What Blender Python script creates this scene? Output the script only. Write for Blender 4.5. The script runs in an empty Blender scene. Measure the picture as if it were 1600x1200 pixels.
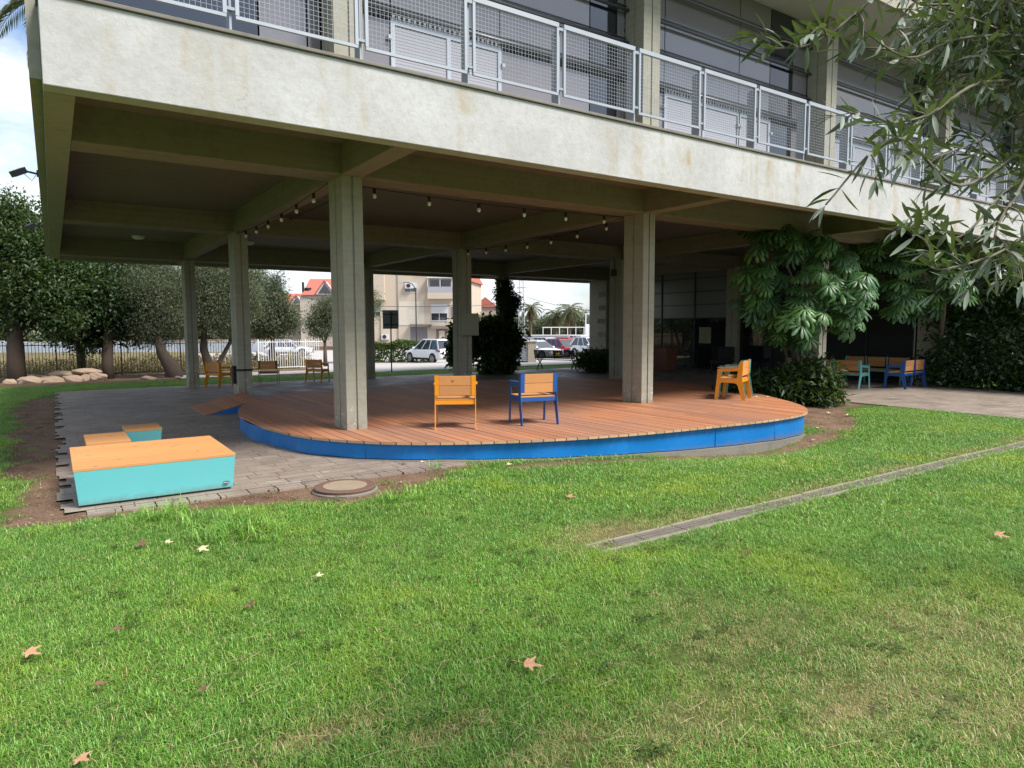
import bpy, math, random
import numpy as np
from mathutils import Vector, Matrix
from mathutils.geometry import tessellate_polygon
random.seed(7); rng=np.random.default_rng(7)
S=bpy.context.scene
R=math.radians
# ---------------- camera
F,YAW,PIT,ROL,CX,CY,CZ=1059.6,.5938,.0846,-.0033,-3.688,-9.849,1.8
fw=Vector((math.sin(YAW)*math.cos(PIT),math.cos(YAW)*math.cos(PIT),-math.sin(PIT)))
rt=Vector((math.cos(YAW),-math.sin(YAW),0)); up=rt.cross(fw)
r2=rt*math.cos(ROL)+up*math.sin(ROL); u2=-rt*math.sin(ROL)+up*math.cos(ROL)
cam=bpy.data.cameras.new('camera'); cam.lens=36*F/1600; cam.sensor_width=36; cam.clip_start=.05; cam.clip_end=3000
co=bpy.data.objects.new('camera',cam); S.collection.objects.link(co)
m=Matrix((r2,u2,-fw)).transposed().to_4x4(); m.translation=(CX,CY,CZ); co.matrix_world=m
S.camera=co
def ray(x,y): return fw+r2*((x-800)/F)-u2*((y-600)/F)
def at(x,y,z=0.):
    d=ray(x,y); return Vector((CX,CY,CZ))+d*((z-CZ)/d.z)
def atd(x,y,dist): return Vector((CX,CY,CZ))+ray(x,y)*dist
# ---------------- world and sun
SUN_EL,SUN_AZ=R(52),R(150)      # azimuth clockwise from +Y
w=bpy.data.worlds.new('World'); S.world=w; w.use_nodes=True
nt=w.node_tree; N=nt.nodes; L=nt.links; N.clear()
out=N.new('ShaderNodeOutputWorld'); bg=N.new('ShaderNodeBackground'); bg.inputs[1].default_value=.085
sky=N.new('ShaderNodeTexSky'); sky.sky_type='NISHITA'; sky.sun_disc=False; sky.sun_elevation=SUN_EL; sky.sun_rotation=SUN_AZ
sky.air_density=1.0; sky.dust_density=1.5; sky.ozone_density=2.0
tc=N.new('ShaderNodeTexCoord'); mp=N.new('ShaderNodeMapping'); mp.inputs['Scale'].default_value=(1,1,2.2); mp.inputs['Location'].default_value=(.75,.4,.1)
no=N.new('ShaderNodeTexNoise'); no.inputs['Scale'].default_value=2.6; no.inputs['Detail'].default_value=9; no.inputs['Roughness'].default_value=.56
cr=N.new('ShaderNodeValToRGB'); cr.color_ramp.elements[0].position=.44; cr.color_ramp.elements[1].position=.60
no2=N.new('ShaderNodeTexNoise'); no2.inputs['Scale'].default_value=5; no2.inputs['Detail'].default_value=6
cc=N.new('ShaderNodeValToRGB'); cc.color_ramp.elements[0].position=.35; cc.color_ramp.elements[0].color=(4.6,5.0,5.6,1); cc.color_ramp.elements[1].position=.65; cc.color_ramp.elements[1].color=(6.6,6.8,7.0,1)
mx=N.new('ShaderNodeMix'); mx.data_type='RGBA'
L.new(tc.outputs['Generated'],mp.inputs['Vector']); L.new(mp.outputs['Vector'],no.inputs['Vector']); L.new(mp.outputs['Vector'],no2.inputs['Vector'])
L.new(no.outputs['Fac'],cr.inputs['Fac']); L.new(no2.outputs['Fac'],cc.inputs['Fac'])
L.new(cr.outputs['Color'],mx.inputs['Factor']); L.new(sky.outputs['Color'],mx.inputs[6]); L.new(cc.outputs['Color'],mx.inputs[7])
L.new(mx.outputs[2],bg.inputs['Color']); L.new(bg.outputs[0],out.inputs[0])
sl=bpy.data.lights.new('sun','SUN'); sl.energy=2.7; sl.angle=R(20); sl.color=(1,.97,.93)
so=bpy.data.objects.new('sun',sl); S.collection.objects.link(so)
sd=Vector((math.sin(SUN_AZ)*math.cos(SUN_EL),math.cos(SUN_AZ)*math.cos(SUN_EL),math.sin(SUN_EL)))
so.rotation_euler=sd.to_track_quat('Z','Y').to_euler(); so.location=(0,-20,30)
S.view_settings.view_transform='Standard'; S.view_settings.look='None'; S.view_settings.exposure=1.3; S.view_settings.gamma=1
S.render.engine='CYCLES'
try:
    S.cycles.max_bounces=6; S.cycles.diffuse_bounces=4; S.cycles.transparent_max_bounces=12
except Exception: pass
# ---------------- helpers
def link(o): S.collection.objects.link(o); return o
def tag(o,label=None,cat=None,group=None,kind=None):
    if label: o['label']=label
    if cat: o['category']=cat
    if group: o['group']=group
    if kind: o['kind']=kind
    return o
def thing(name,label,cat,loc=(0,0,0),rz=0,group=None):
    o=bpy.data.objects.new(name,None); o.empty_display_size=.2; link(o); o.location=loc; o.rotation_euler=(0,0,rz)
    return tag(o,label,cat,group)
def copy_tree(o,parent=None):
    c=o.copy(); link(c)
    if parent is not None: c.parent=parent
    for ch in list(o.children): copy_tree(ch,c)
    return c
class MB:
    def __init__(s): s.v=[];s.f=[];s.a=[]
    def add(s,vs,fs,a=None):
        n=len(s.v); s.v+= [tuple(q) for q in vs]; s.f+=[tuple(i+n for i in f) for f in fs]
        s.a+=[random.random() if a is None else a]*len(fs); return s
    def hexa(s,p,a=None):   # p: 4 bottom ccw, 4 top
        return s.add(p,[(3,2,1,0),(4,5,6,7),(0,1,5,4),(1,2,6,5),(2,3,7,6),(3,0,4,7)],a)
    def box(s,x0,x1,y0,y1,z0,z1,a=None):
        return s.hexa([(x0,y0,z0),(x1,y0,z0),(x1,y1,z0),(x0,y1,z0),(x0,y0,z1),(x1,y0,z1),(x1,y1,z1),(x0,y1,z1)],a)
    def bar(s,p,q,wd,h,upv=(0,0,1),a=None):
        p=Vector(p);q=Vector(q);d=(q-p).normalized();sx=d.cross(Vector(upv))
        if sx.length<1e-4: sx=d.cross(Vector((1,0,0)))
        sx.normalize(); uz=sx.cross(d); A=sx*wd/2;B=uz*h/2
        return s.hexa([p-A-B,p+A-B,q+A-B,q-A-B,p-A+B,p+A+B,q+A+B,q-A+B],a)
    def tube(s,pts,rad,n=8,cap=True,a=None):
        pts=[Vector(p) for p in pts]; rings=[]
        if not isinstance(rad,(list,tuple)): rad=[rad]*len(pts)
        prev=None
        vs=[]
        for i,p in enumerate(pts):
            d=(pts[min(i+1,len(pts)-1)]-pts[max(i-1,0)]).normalized()
            if prev is None: x=d.orthogonal().normalized()
            else:
                x=prev-d*prev.dot(d); x=x.normalized() if x.length>1e-6 else d.orthogonal().normalized()
            prev=x; y=d.cross(x)
            vs+=[p+(x*math.cos(t)+y*math.sin(t))*rad[i] for t in [2*math.pi*k/n for k in range(n)]]
        fs=[(i*n+k,i*n+(k+1)%n,(i+1)*n+(k+1)%n,(i+1)*n+k) for i in range(len(pts)-1) for k in range(n)]
        if cap: fs+=[tuple(range(n-1,-1,-1)),tuple((len(pts)-1)*n+k for k in range(n))]
        return s.add(vs,fs,a)
    def lathe(s,prof,c=(0,0,0),n=24,a=None):  # prof [(r,z)]
        vs=[];fs=[]
        for r_,z in prof: vs+=[(c[0]+r_*math.cos(2*math.pi*k/n),c[1]+r_*math.sin(2*math.pi*k/n),c[2]+z) for k in range(n)]
        fs=[(i*n+k,i*n+(k+1)%n,(i+1)*n+(k+1)%n,(i+1)*n+k) for i in range(len(prof)-1) for k in range(n)]
        fs+=[tuple(range(n-1,-1,-1)),tuple((len(prof)-1)*n+k for k in range(n))]
        return s.add(vs,fs,a)
    def plate(s,outer,holes,f0,f1,a=None):  # f0,f1 map (u,v)->3D on both faces
        loops=[outer]+list(holes); flat=[p for l in loops for p in l]
        tris=tessellate_polygon([[Vector((p[0],p[1],0)) for p in l] for l in loops]); n=len(flat)
        vs=[f0(*p) for p in flat]+[f1(*p) for p in flat]
        fs=[tuple(t) for t in tris]+[tuple(i+n for i in reversed(t)) for t in tris]
        k=0
        for l in loops:
            m_=len(l); fs+=[(k+i,k+(i+1)%m_,n+k+(i+1)%m_,n+k+i) for i in range(m_)]; k+=m_
        return s.add(vs,fs,a)
    def build(s,name,mat,parent=None,smooth=False,bevel=0,loc=None):
        me=bpy.data.meshes.new(name); me.from_pydata(s.v,[],s.f); me.update()
        at_=me.attributes.new('rnd','FLOAT','FACE'); at_.data.foreach_set('value',np.array(s.a,dtype=np.float32)[:len(me.polygons)])
        if mat: me.materials.append(mat)
        if smooth: me.polygons.foreach_set('use_smooth',[True]*len(me.polygons))
        o=bpy.data.objects.new(name,me); link(o)
        if parent is not None: o.parent=parent
        if bevel:
            b=o.modifiers.new('bevel','BEVEL'); b.width=bevel; b.segments=2; b.limit_method='ANGLE'
        if loc: o.location=loc
        return o
def mesh_np(name,V,Q,mat,parent=None,rnd=None,smooth=False,lnk=True,pt=None):
    V=np.asarray(V,dtype=np.float32).reshape(-1,3); Q=np.asarray(Q,dtype=np.int32); k=Q.shape[1]
    me=bpy.data.meshes.new(name); me.vertices.add(len(V)); me.vertices.foreach_set('co',V.ravel())
    me.loops.add(Q.size); me.loops.foreach_set('vertex_index',Q.ravel()); me.polygons.add(len(Q))
    me.polygons.foreach_set('loop_start',np.arange(0,Q.size,k,dtype=np.int32)); me.polygons.foreach_set('loop_total',np.full(len(Q),k,dtype=np.int32))
    me.update(calc_edges=True)
    if rnd is not None:
        a_=me.attributes.new('rnd','FLOAT','FACE'); a_.data.foreach_set('value',np.asarray(rnd,dtype=np.float32))
    if pt:
        for kk,vv in pt.items():
            a_=me.attributes.new(kk,'FLOAT','POINT'); a_.data.foreach_set('value',np.asarray(vv,dtype=np.float32))
    if smooth: me.polygons.foreach_set('use_smooth',[True]*len(Q))
    if mat: me.materials.append(mat)
    o=bpy.data.objects.new(name,me)
    if lnk: link(o)
    if parent is not None: o.parent=parent
    return o
# ---------------- materials
class NT:
    def __init__(s,name):
        s.m=bpy.data.materials.new(name); s.m.use_nodes=True; s.t=s.m.node_tree; s.b=s.t.nodes['Principled BSDF']; s.o=s.t.nodes['Material Output']
        s.pos=None
    def n(s,ty,**k):
        q=s.t.nodes.new(ty)
        for a_,v_ in k.items():
            if a_ in q.inputs: q.inputs[a_].default_value=v_
            else: setattr(q,a_,v_)
        return q
    def l(s,a_,b_): s.t.links.new(a_,b_)
    def P(s):
        if not s.pos: s.pos=s.n('ShaderNodeNewGeometry').outputs['Position']
        return s.pos
    def noise(s,scale,detail=4,rough=.55,stretch=None,dist=0):
        q=s.n('ShaderNodeTexNoise'); q.inputs['Scale'].default_value=scale; q.inputs['Detail'].default_value=detail; q.inputs['Roughness'].default_value=rough; q.inputs['Distortion'].default_value=dist
        if stretch:
            mm=s.n('ShaderNodeMapping'); mm.inputs['Scale'].default_value=stretch; s.l(s.P(),mm.inputs['Vector']); s.l(mm.outputs[0],q.inputs['Vector'])
        else: s.l(s.P(),q.inputs['Vector'])
        return q.outputs['Fac']
    def ramp(s,fac,stops):
        q=s.n('ShaderNodeValToRGB'); e=q.color_ramp.elements
        while len(e)<len(stops): e.new(.5)
        for i,(p_,c_) in enumerate(stops):
            e[i].position=p_; e[i].color=(c_,c_,c_,1) if isinstance(c_,(int,float)) else (*c_,1)
        s.l(fac,q.inputs['Fac']); return q.outputs['Color']
    def mix(s,fac,a_,b_,mode='MIX'):
        q=s.n('ShaderNodeMix',data_type='RGBA',blend_type=mode)
        for sock,v_ in ((q.inputs['Factor'],fac),(q.inputs[6],a_),(q.inputs[7],b_)):
            if isinstance(v_,bpy.types.NodeSocket): s.l(v_,sock)
            else: sock.default_value=v_ if isinstance(v_,(int,float)) else (*v_,1)
        return q.outputs[2]
    def attr(s,nm='rnd'):
        return s.n('ShaderNodeAttribute',attribute_name=nm).outputs['Fac']
    def bump(s,h,st=.3,dist=.01):
        q=s.n('ShaderNodeBump'); q.inputs['Strength'].default_value=st; q.inputs['Distance'].default_value=dist; s.l(h,q.inputs['Height']); s.l(q.outputs[0],s.b.inputs['Normal'])
    def col(s,c_):
        if isinstance(c_,bpy.types.NodeSocket): s.l(c_,s.b.inputs['Base Color'])
        else: s.b.inputs['Base Color'].default_value=(*c_,1)
    def fin(s,rough=.6,metal=0,spec=.5):
        s.b.inputs['Roughness'].default_value=rough; s.b.inputs['Metallic'].default_value=metal; s.b.inputs['Specular IOR Level'].default_value=spec; return s.m
def simple(name,c1,c2=None,scale=6,rough=.6,metal=0,bump=0,bs=40,spec=.5,rnd=0,stretch=None):
    q=NT(name); c2=c2 or tuple(v*.8 for v in c1)
    c_=q.mix(q.noise(scale,stretch=stretch),c1,c2)
    q2=q.mix(q.noise(scale*9,3),c_,tuple(v*.9 for v in c1)) if bump else c_
    if rnd: q2=q.mix(q.ramp(q.attr(),[(0,1-rnd),(1,1+0*rnd)]),(0,0,0),q2)
    q.col(q2)
    if bump: q.bump(q.noise(bs,5),bump)
    return q.fin(rough,metal,spec)
def leafmat(name,c_dark,c_light,rough=.5,spec=.4,trans=.3,back=None):
    q=NT(name); a_=q.attr()
    c_=q.mix(a_,c_dark,c_light)
    c_=q.mix(q.ramp(q.noise(1.3,3),[(.3,0),(.7,1)]),c_,tuple(v*.55 for v in c_dark)) if False else c_
    if back: c_=q.mix(q.n('ShaderNodeNewGeometry').outputs['Backfacing'],c_,back)
    q.col(c_); q.fin(rough,0,spec)
    tr=q.n('ShaderNodeBsdfTranslucent'); q.l(q.mix(.35,c_,(.25,.35,.02)),tr.inputs['Color'])
    ms=q.n('ShaderNodeMixShader'); ms.inputs[0].default_value=trans
    q.l(q.b.outputs[0],ms.inputs[1]); q.l(tr.outputs[0],ms.inputs[2]); q.l(ms.outputs[0],q.o.inputs['Surface'])
    return q.m
M={}
def plaster():
    q=NT('plaster_fascia')
    c_=q.mix(q.ramp(q.noise(1.2,6,.6),[(.35,0),(.7,1)]),(.46,.455,.44),(.36,.35,.33))
    c_=q.mix(q.ramp(q.noise(9,5,.65),[(.45,0),(.75,.5)]),c_,(.30,.28,.23))
    # rust streaks running down
    st=q.ramp(q.noise(1.0,4,.5,stretch=(2.6,.3,.22)),[(.52,0),(.66,1)])
    st2=q.ramp(q.noise(3.5,4,.6),[(.4,0),(.7,1)])
    c_=q.mix(q.mix(st,(0,0,0),st2),c_,(.33,.25,.14))
    # cracks
    v=q.n('ShaderNodeTexVoronoi',feature='DISTANCE_TO_EDGE'); v.inputs['Scale'].default_value=.9
    mm=q.n('ShaderNodeMapping'); nn=q.n('ShaderNodeTexNoise'); nn.inputs['Scale'].default_value=2; nn.inputs['Detail'].default_value=5
    q.l(q.P(),nn.inputs['Vector']); va=q.n('ShaderNodeVectorMath',operation='MULTIPLY_ADD'); va.inputs[1].default_value=(1.6,1.6,1.6)
    q.l(nn.outputs['Color'],va.inputs[0]); q.l(q.P(),va.inputs[2]); q.l(va.outputs[0],v.inputs['Vector'])
    ck=q.ramp(v.outputs['Distance'],[(0,1),(.006,0)]); gate=q.ramp(q.noise(.7,2),[(.52,0),(.6,.55)])
    c_=q.mix(q.mix(gate,(0,0,0),ck),c_,(.22,.2,.17))
    # grime band along the top edge
    sp=q.n('ShaderNodeSeparateXYZ'); q.l(q.P(),sp.inputs[0])
    ad=q.n('ShaderNodeMath',operation='MULTIPLY_ADD'); q.l(q.noise(2.2,6,.7),ad.inputs[0]); ad.inputs[1].default_value=.35; q.l(sp.outputs['Z'],ad.inputs[2])
    mr=q.n('ShaderNodeMapRange'); mr.inputs['From Min'].default_value=4.90; mr.inputs['From Max'].default_value=5.03; q.l(ad.outputs[0],mr.inputs['Value'])
    ml=q.n('ShaderNodeMath',operation='MULTIPLY'); q.l(mr.outputs[0],ml.inputs[0]); ml.inputs[1].default_value=.6
    c_=q.mix(ml.outputs[0],c_,(.27,.22,.14))
    q.col(c_); q.bump(q.noise(22,8,.7),.5,.012); return q.fin(.85)
M['plaster']=plaster()
def conc(name,a,b,dark):
    q=NT(name)
    c_=q.mix(q.noise(.8,6,.6),a,b)
    c_=q.mix(q.ramp(q.noise(5,6,.7),[(.5,0),(.8,.7)]),c_,dark)
    # board marks
    c_=q.mix(q.ramp(q.noise(1,2,.4,stretch=(.3,.3,14)),[(.3,.25),(.6,0)]),c_,dark)
    if name=='column_concrete':
        sp=q.n('ShaderNodeSeparateXYZ'); q.l(q.P(),sp.inputs[0]); mr=q.n('ShaderNodeMapRange'); mr.inputs['From Min'].default_value=1.0; mr.inputs['From Max'].default_value=.45; q.l(sp.outputs['Z'],mr.inputs['Value'])
        c_=q.mix(q.mix(q.ramp(q.noise(11,5,.7),[(.60,0),(.63,1)]),(0,0,0),mr.outputs[0]),c_,(.55,.54,.50))
        mr=q.n('ShaderNodeMapRange'); mr.inputs['From Min'].default_value=.42; mr.inputs['From Max'].default_value=.26; mr.inputs['To Max'].default_value=.55; q.l(sp.outputs['Z'],mr.inputs['Value'])
        c_=q.mix(q.mix(q.ramp(q.noise(5,5,.7),[(.4,0),(.6,1)]),(0,0,0),mr.outputs[0]),c_,(.20,.14,.07))
    q.col(c_); q.bump(q.noise(14,8,.7),.35,.01); return q.fin(.8)
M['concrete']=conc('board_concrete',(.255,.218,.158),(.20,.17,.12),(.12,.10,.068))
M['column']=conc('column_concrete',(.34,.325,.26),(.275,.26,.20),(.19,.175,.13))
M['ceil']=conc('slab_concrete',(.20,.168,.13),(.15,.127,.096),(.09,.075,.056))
M['kerb']=conc('kerb_concrete',(.22,.20,.17),(.15,.13,.10),(.08,.07,.05))
def wood(name,c1,c2,axis,rough=.6,knots=True,rs=.5):
    q=NT(name); st=[9,9,9]; st[axis]=.7
    g=q.noise(3,6,.65,stretch=tuple(st),dist=.6)
    c_=q.mix(g,c1,c2)
    c_=q.mix(q.ramp(q.attr(),[(0,rs),(1,0)]),c_,tuple(v*.62 for v in c1))
    if knots:
        v=q.n('ShaderNodeTexVoronoi'); v.inputs['Scale'].default_value=4.5; q.l(q.P(),v.inputs['Vector'])
        c_=q.mix(q.ramp(v.outputs['Distance'],[(.05,.8),(.13,0)]),c_,tuple(v*.35 for v in c2))
    q.col(c_); q.bump(g,.2,.004); return q.fin(rough,0,.35)
M['pine_x']=wood('pine_boards_x',(.62,.31,.115),(.50,.21,.065),0)
M['pine_y']=wood('pine_boards_y',(.62,.31,.115),(.50,.21,.065),1)
def deckwood():
    q=NT('deck_boards')
    g=q.noise(3,7,.65,stretch=(14,.8,9),dist=.5)
    c_=q.mix(g,(.385,.155,.073),(.25,.10,.052))
    c_=q.mix(q.attr(),c_,(.48,.20,.09))
    # weathered grey-brown in random patches over all the boards
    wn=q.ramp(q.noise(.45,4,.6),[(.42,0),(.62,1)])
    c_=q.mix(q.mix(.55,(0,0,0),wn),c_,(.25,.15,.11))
    q.col(c_); q.bump(g,.25,.004); return q.fin(.55,0,.3)
M['deck']=deckwood()
M['endgrain']=simple('board_end_wood',(.60,.40,.23),(.42,.25,.13),20,.7,rnd=.3)
def bluesk():
    q=NT('blue_skirt_paint'); c_=q.mix(q.noise(1.2,3),(.0,.135,.40),(.0,.16,.46)); c_=q.mix(q.ramp(q.attr(),[(0,.25),(1,0)]),c_,(.0,.10,.33))
    c_=q.mix(q.ramp(q.noise(5,6,.75),[(.58,0),(.75,.35)]),c_,(.09,.22,.40))
    sp=q.n('ShaderNodeSeparateXYZ'); q.l(q.P(),sp.inputs[0]); ad=q.n('ShaderNodeMath',operation='MULTIPLY_ADD'); q.l(q.noise(7,6,.7),ad.inputs[0]); ad.inputs[1].default_value=-.22; q.l(sp.outputs['Z'],ad.inputs[2])
    mr=q.n('ShaderNodeMapRange'); mr.inputs['From Min'].default_value=-.10; mr.inputs['From Max'].default_value=-.20; mr.inputs['To Max'].default_value=.65; q.l(ad.outputs[0],mr.inputs['Value'])
    c_=q.mix(mr.outputs[0],c_,(.12,.10,.075)); q.col(c_); return q.fin(.4,0,.45)
M['blue']=bluesk()
M['bluef']=simple('blue_chair_paint',(.012,.085,.30),(.012,.07,.25),4,.35)
def tealp():
    q=NT('teal_panel_paint'); c_=q.mix(q.noise(1.5,3),(.12,.43,.44),(.10,.39,.40)); c_=q.mix(q.ramp(q.noise(4,7,.75),[(.56,0),(.78,.3)]),c_,(.22,.36,.33))
    sp=q.n('ShaderNodeSeparateXYZ'); q.l(q.P(),sp.inputs[0]); ad=q.n('ShaderNodeMath',operation='MULTIPLY_ADD'); q.l(q.noise(9,6,.7),ad.inputs[0]); ad.inputs[1].default_value=-.16; q.l(sp.outputs['Z'],ad.inputs[2])
    mr=q.n('ShaderNodeMapRange'); mr.inputs['From Min'].default_value=.03; mr.inputs['From Max'].default_value=-.04; mr.inputs['To Max'].default_value=.5; q.l(ad.outputs[0],mr.inputs['Value'])
    c_=q.mix(mr.outputs[0],c_,(.13,.14,.10)); q.col(c_); return q.fin(.45,0,.4)
M['teal']=tealp()
M['orange']=simple('orange_steel_paint',(.78,.30,.012),(.70,.25,.012),4,.35)
M['tealf']=simple('teal_chair_paint',(.15,.42,.38),(.12,.36,.33),4,.35)
M['brownf']=simple('brown_chair_paint',(.16,.08,.02),(.12,.06,.02),4,.4)
M['white']=simple('white_paint',(.72,.73,.74),(.66,.67,.68),3,.4)
M['greywhite']=simple('galvanised_paint',(.38,.40,.43),(.30,.32,.35),5,.35,metal=.2)
M['alu']=simple('aluminium_frame',(.40,.43,.47),(.34,.37,.41),5,.4,metal=.2)
M['post']=simple('railing_post_paint',(.30,.33,.37),(.25,.28,.32),5,.45)
M['dark']=simple('dark_metal',(.035,.036,.04),(.02,.02,.022),6,.45,metal=.3)
M['black']=simple('black_rubber',(.015,.015,.015),(.01,.01,.01),9,.8)
M['tube']=simple('grey_tube_louvre',(.13,.135,.15),(.10,.105,.115),5,.35,metal=.5)
def glassy(name,c1,c2,rough,spec=1.,scale=.8):
    q=NT(name); q.col(q.mix(q.noise(scale,3),c1,c2)); return q.fin(rough,0,spec)
M['pane']=glassy('blind_and_sky_glass',(.20,.185,.195),(.15,.14,.15),.12)  # grey of blinds and reflected sky both put into the pane colour
M['panedark']=glassy('dark_window_glass',(.020,.025,.035),(.012,.015,.02),.05)
M['pane_low']=glassy('ground_floor_glass',(.010,.014,.016),(.016,.018,.018),.02,1.0)
M['pane_up']=glassy('frosted_upper_glass',(.15,.165,.165),(.12,.13,.13),.2,.8)
def blinds():
    q=NT('slatted_blind_glass'); 
    wv=q.n('ShaderNodeTexWave',bands_direction='Z',wave_profile='SAW'); wv.inputs['Scale'].default_value=6.3; q.l(q.P(),wv.inputs['Vector'])
    q.col(q.mix(q.ramp(wv.outputs['Fac'],[(.1,1),(.35,0)]),(.36,.35,.37),(.18,.18,.195))); return q.fin(.15,0,.9)
M['blind']=blinds()
def paving():
    q=NT('stone_pavers')
    nn=q.n('ShaderNodeTexNoise'); nn.inputs['Scale'].default_value=2.2; q.l(q.P(),nn.inputs['Vector'])
    va=q.n('ShaderNodeVectorMath',operation='MULTIPLY_ADD'); va.inputs[1].default_value=(.05,.035,0); q.l(nn.outputs['Color'],va.inputs[0]); q.l(q.P(),va.inputs[2])
    def br(wd,h,off):
        b=q.n('ShaderNodeTexBrick'); b.inputs['Scale'].default_value=1; b.inputs['Brick Width'].default_value=wd; b.inputs['Row Height'].default_value=h
        b.inputs['Mortar Size'].default_value=.006; b.inputs['Mortar Smooth'].default_value=.2; b.inputs['Bias'].default_value=0; b.offset=off; b.squash=1.5; b.squash_frequency=3
        b.inputs['Color1'].default_value=(0,0,0,1); b.inputs['Color2'].default_value=(1,1,1,1); q.l(va.outputs[0],b.inputs['Vector']); return b
    b=br(.34,.2,.37)
    c_=q.mix(b.outputs['Color'],(.26,.205,.16),(.18,.145,.115))
    c_=q.mix(q.ramp(q.noise(1.1,6,.65),[(.4,0),(.7,.8)]),c_,(.31,.25,.195))
    c_=q.mix(q.ramp(q.noise(28,3,.6),[(.5,0),(.8,.6)]),c_,(.12,.1,.085))
    wh=q.ramp(q.noise(3.3,3,.5),[(.60,0),(.72,.5)]); c_=q.mix(wh,c_,(.33,.31,.285))
    gap=q.ramp(q.noise(1.7,3,.6),[(.35,.25),(.6,1)])
    c_=q.mix(q.mix(b.outputs['Fac'],(0,0,0),gap),c_,(.035,.028,.022))
    q.col(c_)
    iv=q.n('ShaderNodeMath',operation='MULTIPLY_ADD'); iv.inputs[1].default_value=-1; iv.inputs[2].default_value=1; q.l(b.outputs['Fac'],iv.inputs[0])
    ad=q.n('ShaderNodeMath',operation='MULTIPLY_ADD'); q.l(q.noise(9,6,.7),ad.inputs[0]); ad.inputs[1].default_value=.6; q.l(iv.outputs[0],ad.inputs[2])
    q.bump(ad.outputs[0],.5,.012); q.l(q.ramp(q.noise(1.6,4),[(.35,.42),(.65,.75)]),q.b.inputs['Roughness']); q.b.inputs['Specular IOR Level'].default_value=.45; return q.m
M['paving']=paving()
def ground():
    q=NT('soil_and_turf')
    soil=q.mix(q.ramp(q.noise(2.2,7,.7),[(.35,0),(.65,1)]),(.085,.045,.028),(.185,.115,.075))
    soil=q.mix(q.ramp(q.noise(38,4,.7),[(.52,0),(.66,.9)]),soil,(.27,.21,.14))
    turf=q.mix(q.ramp(q.noise(1.2,5,.6),[(.35,0),(.65,1)]),(.05,.10,.015),(.09,.15,.025))
    turf=q.mix(q.ramp(q.noise(35,4,.7),[(.45,0),(.7,1)]),turf,(.03,.04,.012))
    dry=q.mix(q.ramp(q.noise(1.5,6,.7),[(.35,0),(.65,1)]),(.20,.155,.085),(.085,.08,.03))
    c_=q.mix(q.attr('soil'),turf,soil); c_=q.mix(q.attr('dry'),c_,dry)
    q.col(c_); q.bump(q.noise(30,8,.75),.7,.03); return q.fin(.95,0,.1)
M['ground']=ground()
def grassm():
    q=NT('grass_blades'); a_=q.attr()
    c_=q.mix(a_,(.065,.175,.016),(.27,.50,.075))
    yel=q.ramp(q.noise(.55,5,.6),[(.50,0),(.72,.8)]); c_=q.mix(yel,c_,(.33,.45,.035))
    blu=q.ramp(q.noise(.9,4,.6,stretch=(1.2,.8,1)),[(.46,0),(.68,.45)]); c_=q.mix(blu,c_,(.08,.23,.05))
    dryf=q.n('ShaderNodeAttribute',attribute_name='dryg',attribute_type='INSTANCER').outputs['Fac']
    gt=q.n('ShaderNodeMath',operation='GREATER_THAN'); q.l(dryf,gt.inputs[0])
    fr=q.n('ShaderNodeMath',operation='FRACT'); m7=q.n('ShaderNodeMath',operation='MULTIPLY'); m7.inputs[1].default_value=7.31; q.l(a_,m7.inputs[0]); q.l(m7.outputs[0],fr.inputs[0]); q.l(fr.outputs[0],gt.inputs[1])
    c_=q.mix(gt.outputs[0],c_,q.mix(a_,(.34,.285,.10),(.60,.50,.24)))
    q.col(c_); q.fin(.4,0,.5)
    tr=q.n('ShaderNodeBsdfTranslucent'); q.l(c_,tr.inputs['Color']); ms=q.n('ShaderNodeMixShader'); ms.inputs[0].default_value=.3
    q.l(q.b.outputs[0],ms.inputs[1]); q.l(tr.outputs[0],ms.inputs[2]); q.l(ms.outputs[0],q.o.inputs['Surface']); return q.m
M['grass']=grassm()
M['asphalt']=simple('pale_road_concrete',(.42,.39,.36),(.34,.32,.30),1.2,.85,bump=.3,bs=30)
M['rock']=simple('sandstone_boulder',(.50,.36,.25),(.30,.21,.14),2.5,.9,bump=.8,bs=9)
M['bark']=simple('tree_bark',(.085,.062,.045),(.04,.03,.022),8,.95,bump=.8,bs=25)
M['barkpale']=simple('pale_bark',(.16,.12,.085),(.07,.05,.035),8,.95,bump=.8,bs=25)
M['leaf_ficus']=leafmat('broad_tree_leaves',(.016,.038,.014),(.07,.12,.04))
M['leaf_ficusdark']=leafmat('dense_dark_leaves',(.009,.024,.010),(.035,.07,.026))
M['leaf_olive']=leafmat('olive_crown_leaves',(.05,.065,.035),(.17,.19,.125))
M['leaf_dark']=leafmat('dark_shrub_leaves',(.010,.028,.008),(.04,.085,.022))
M['leaf_hedge']=leafmat('hedge_leaves',(.03,.06,.012),(.10,.15,.035))
M['leaf_umb']=leafmat('umbrella_plant_leaves',(.03,.095,.03),(.13,.27,.06),.42,.5,.25)
M['leaf_near']=leafmat('olive_branch_leaves',(.036,.058,.026),(.10,.13,.065),.42,.45,.18,back=(.22,.25,.19))
M['twig']=simple('olive_twig_bark',(.16,.14,.095),(.09,.075,.05),30,.9)
M['leaf_palm']=leafmat('palm_fronds',(.07,.09,.05),(.17,.19,.10))
M['leaf_palmdry']=leafmat('dry_palm_fronds',(.14,.09,.05),(.30,.20,.12))
M['dryleaf']=simple('dry_leaf_skin',(.48,.27,.15),(.34,.17,.085),25,.8)
M['dryleafp']=simple('pale_dry_leaf_skin',(.58,.47,.30),(.45,.33,.18),25,.8)
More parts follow.
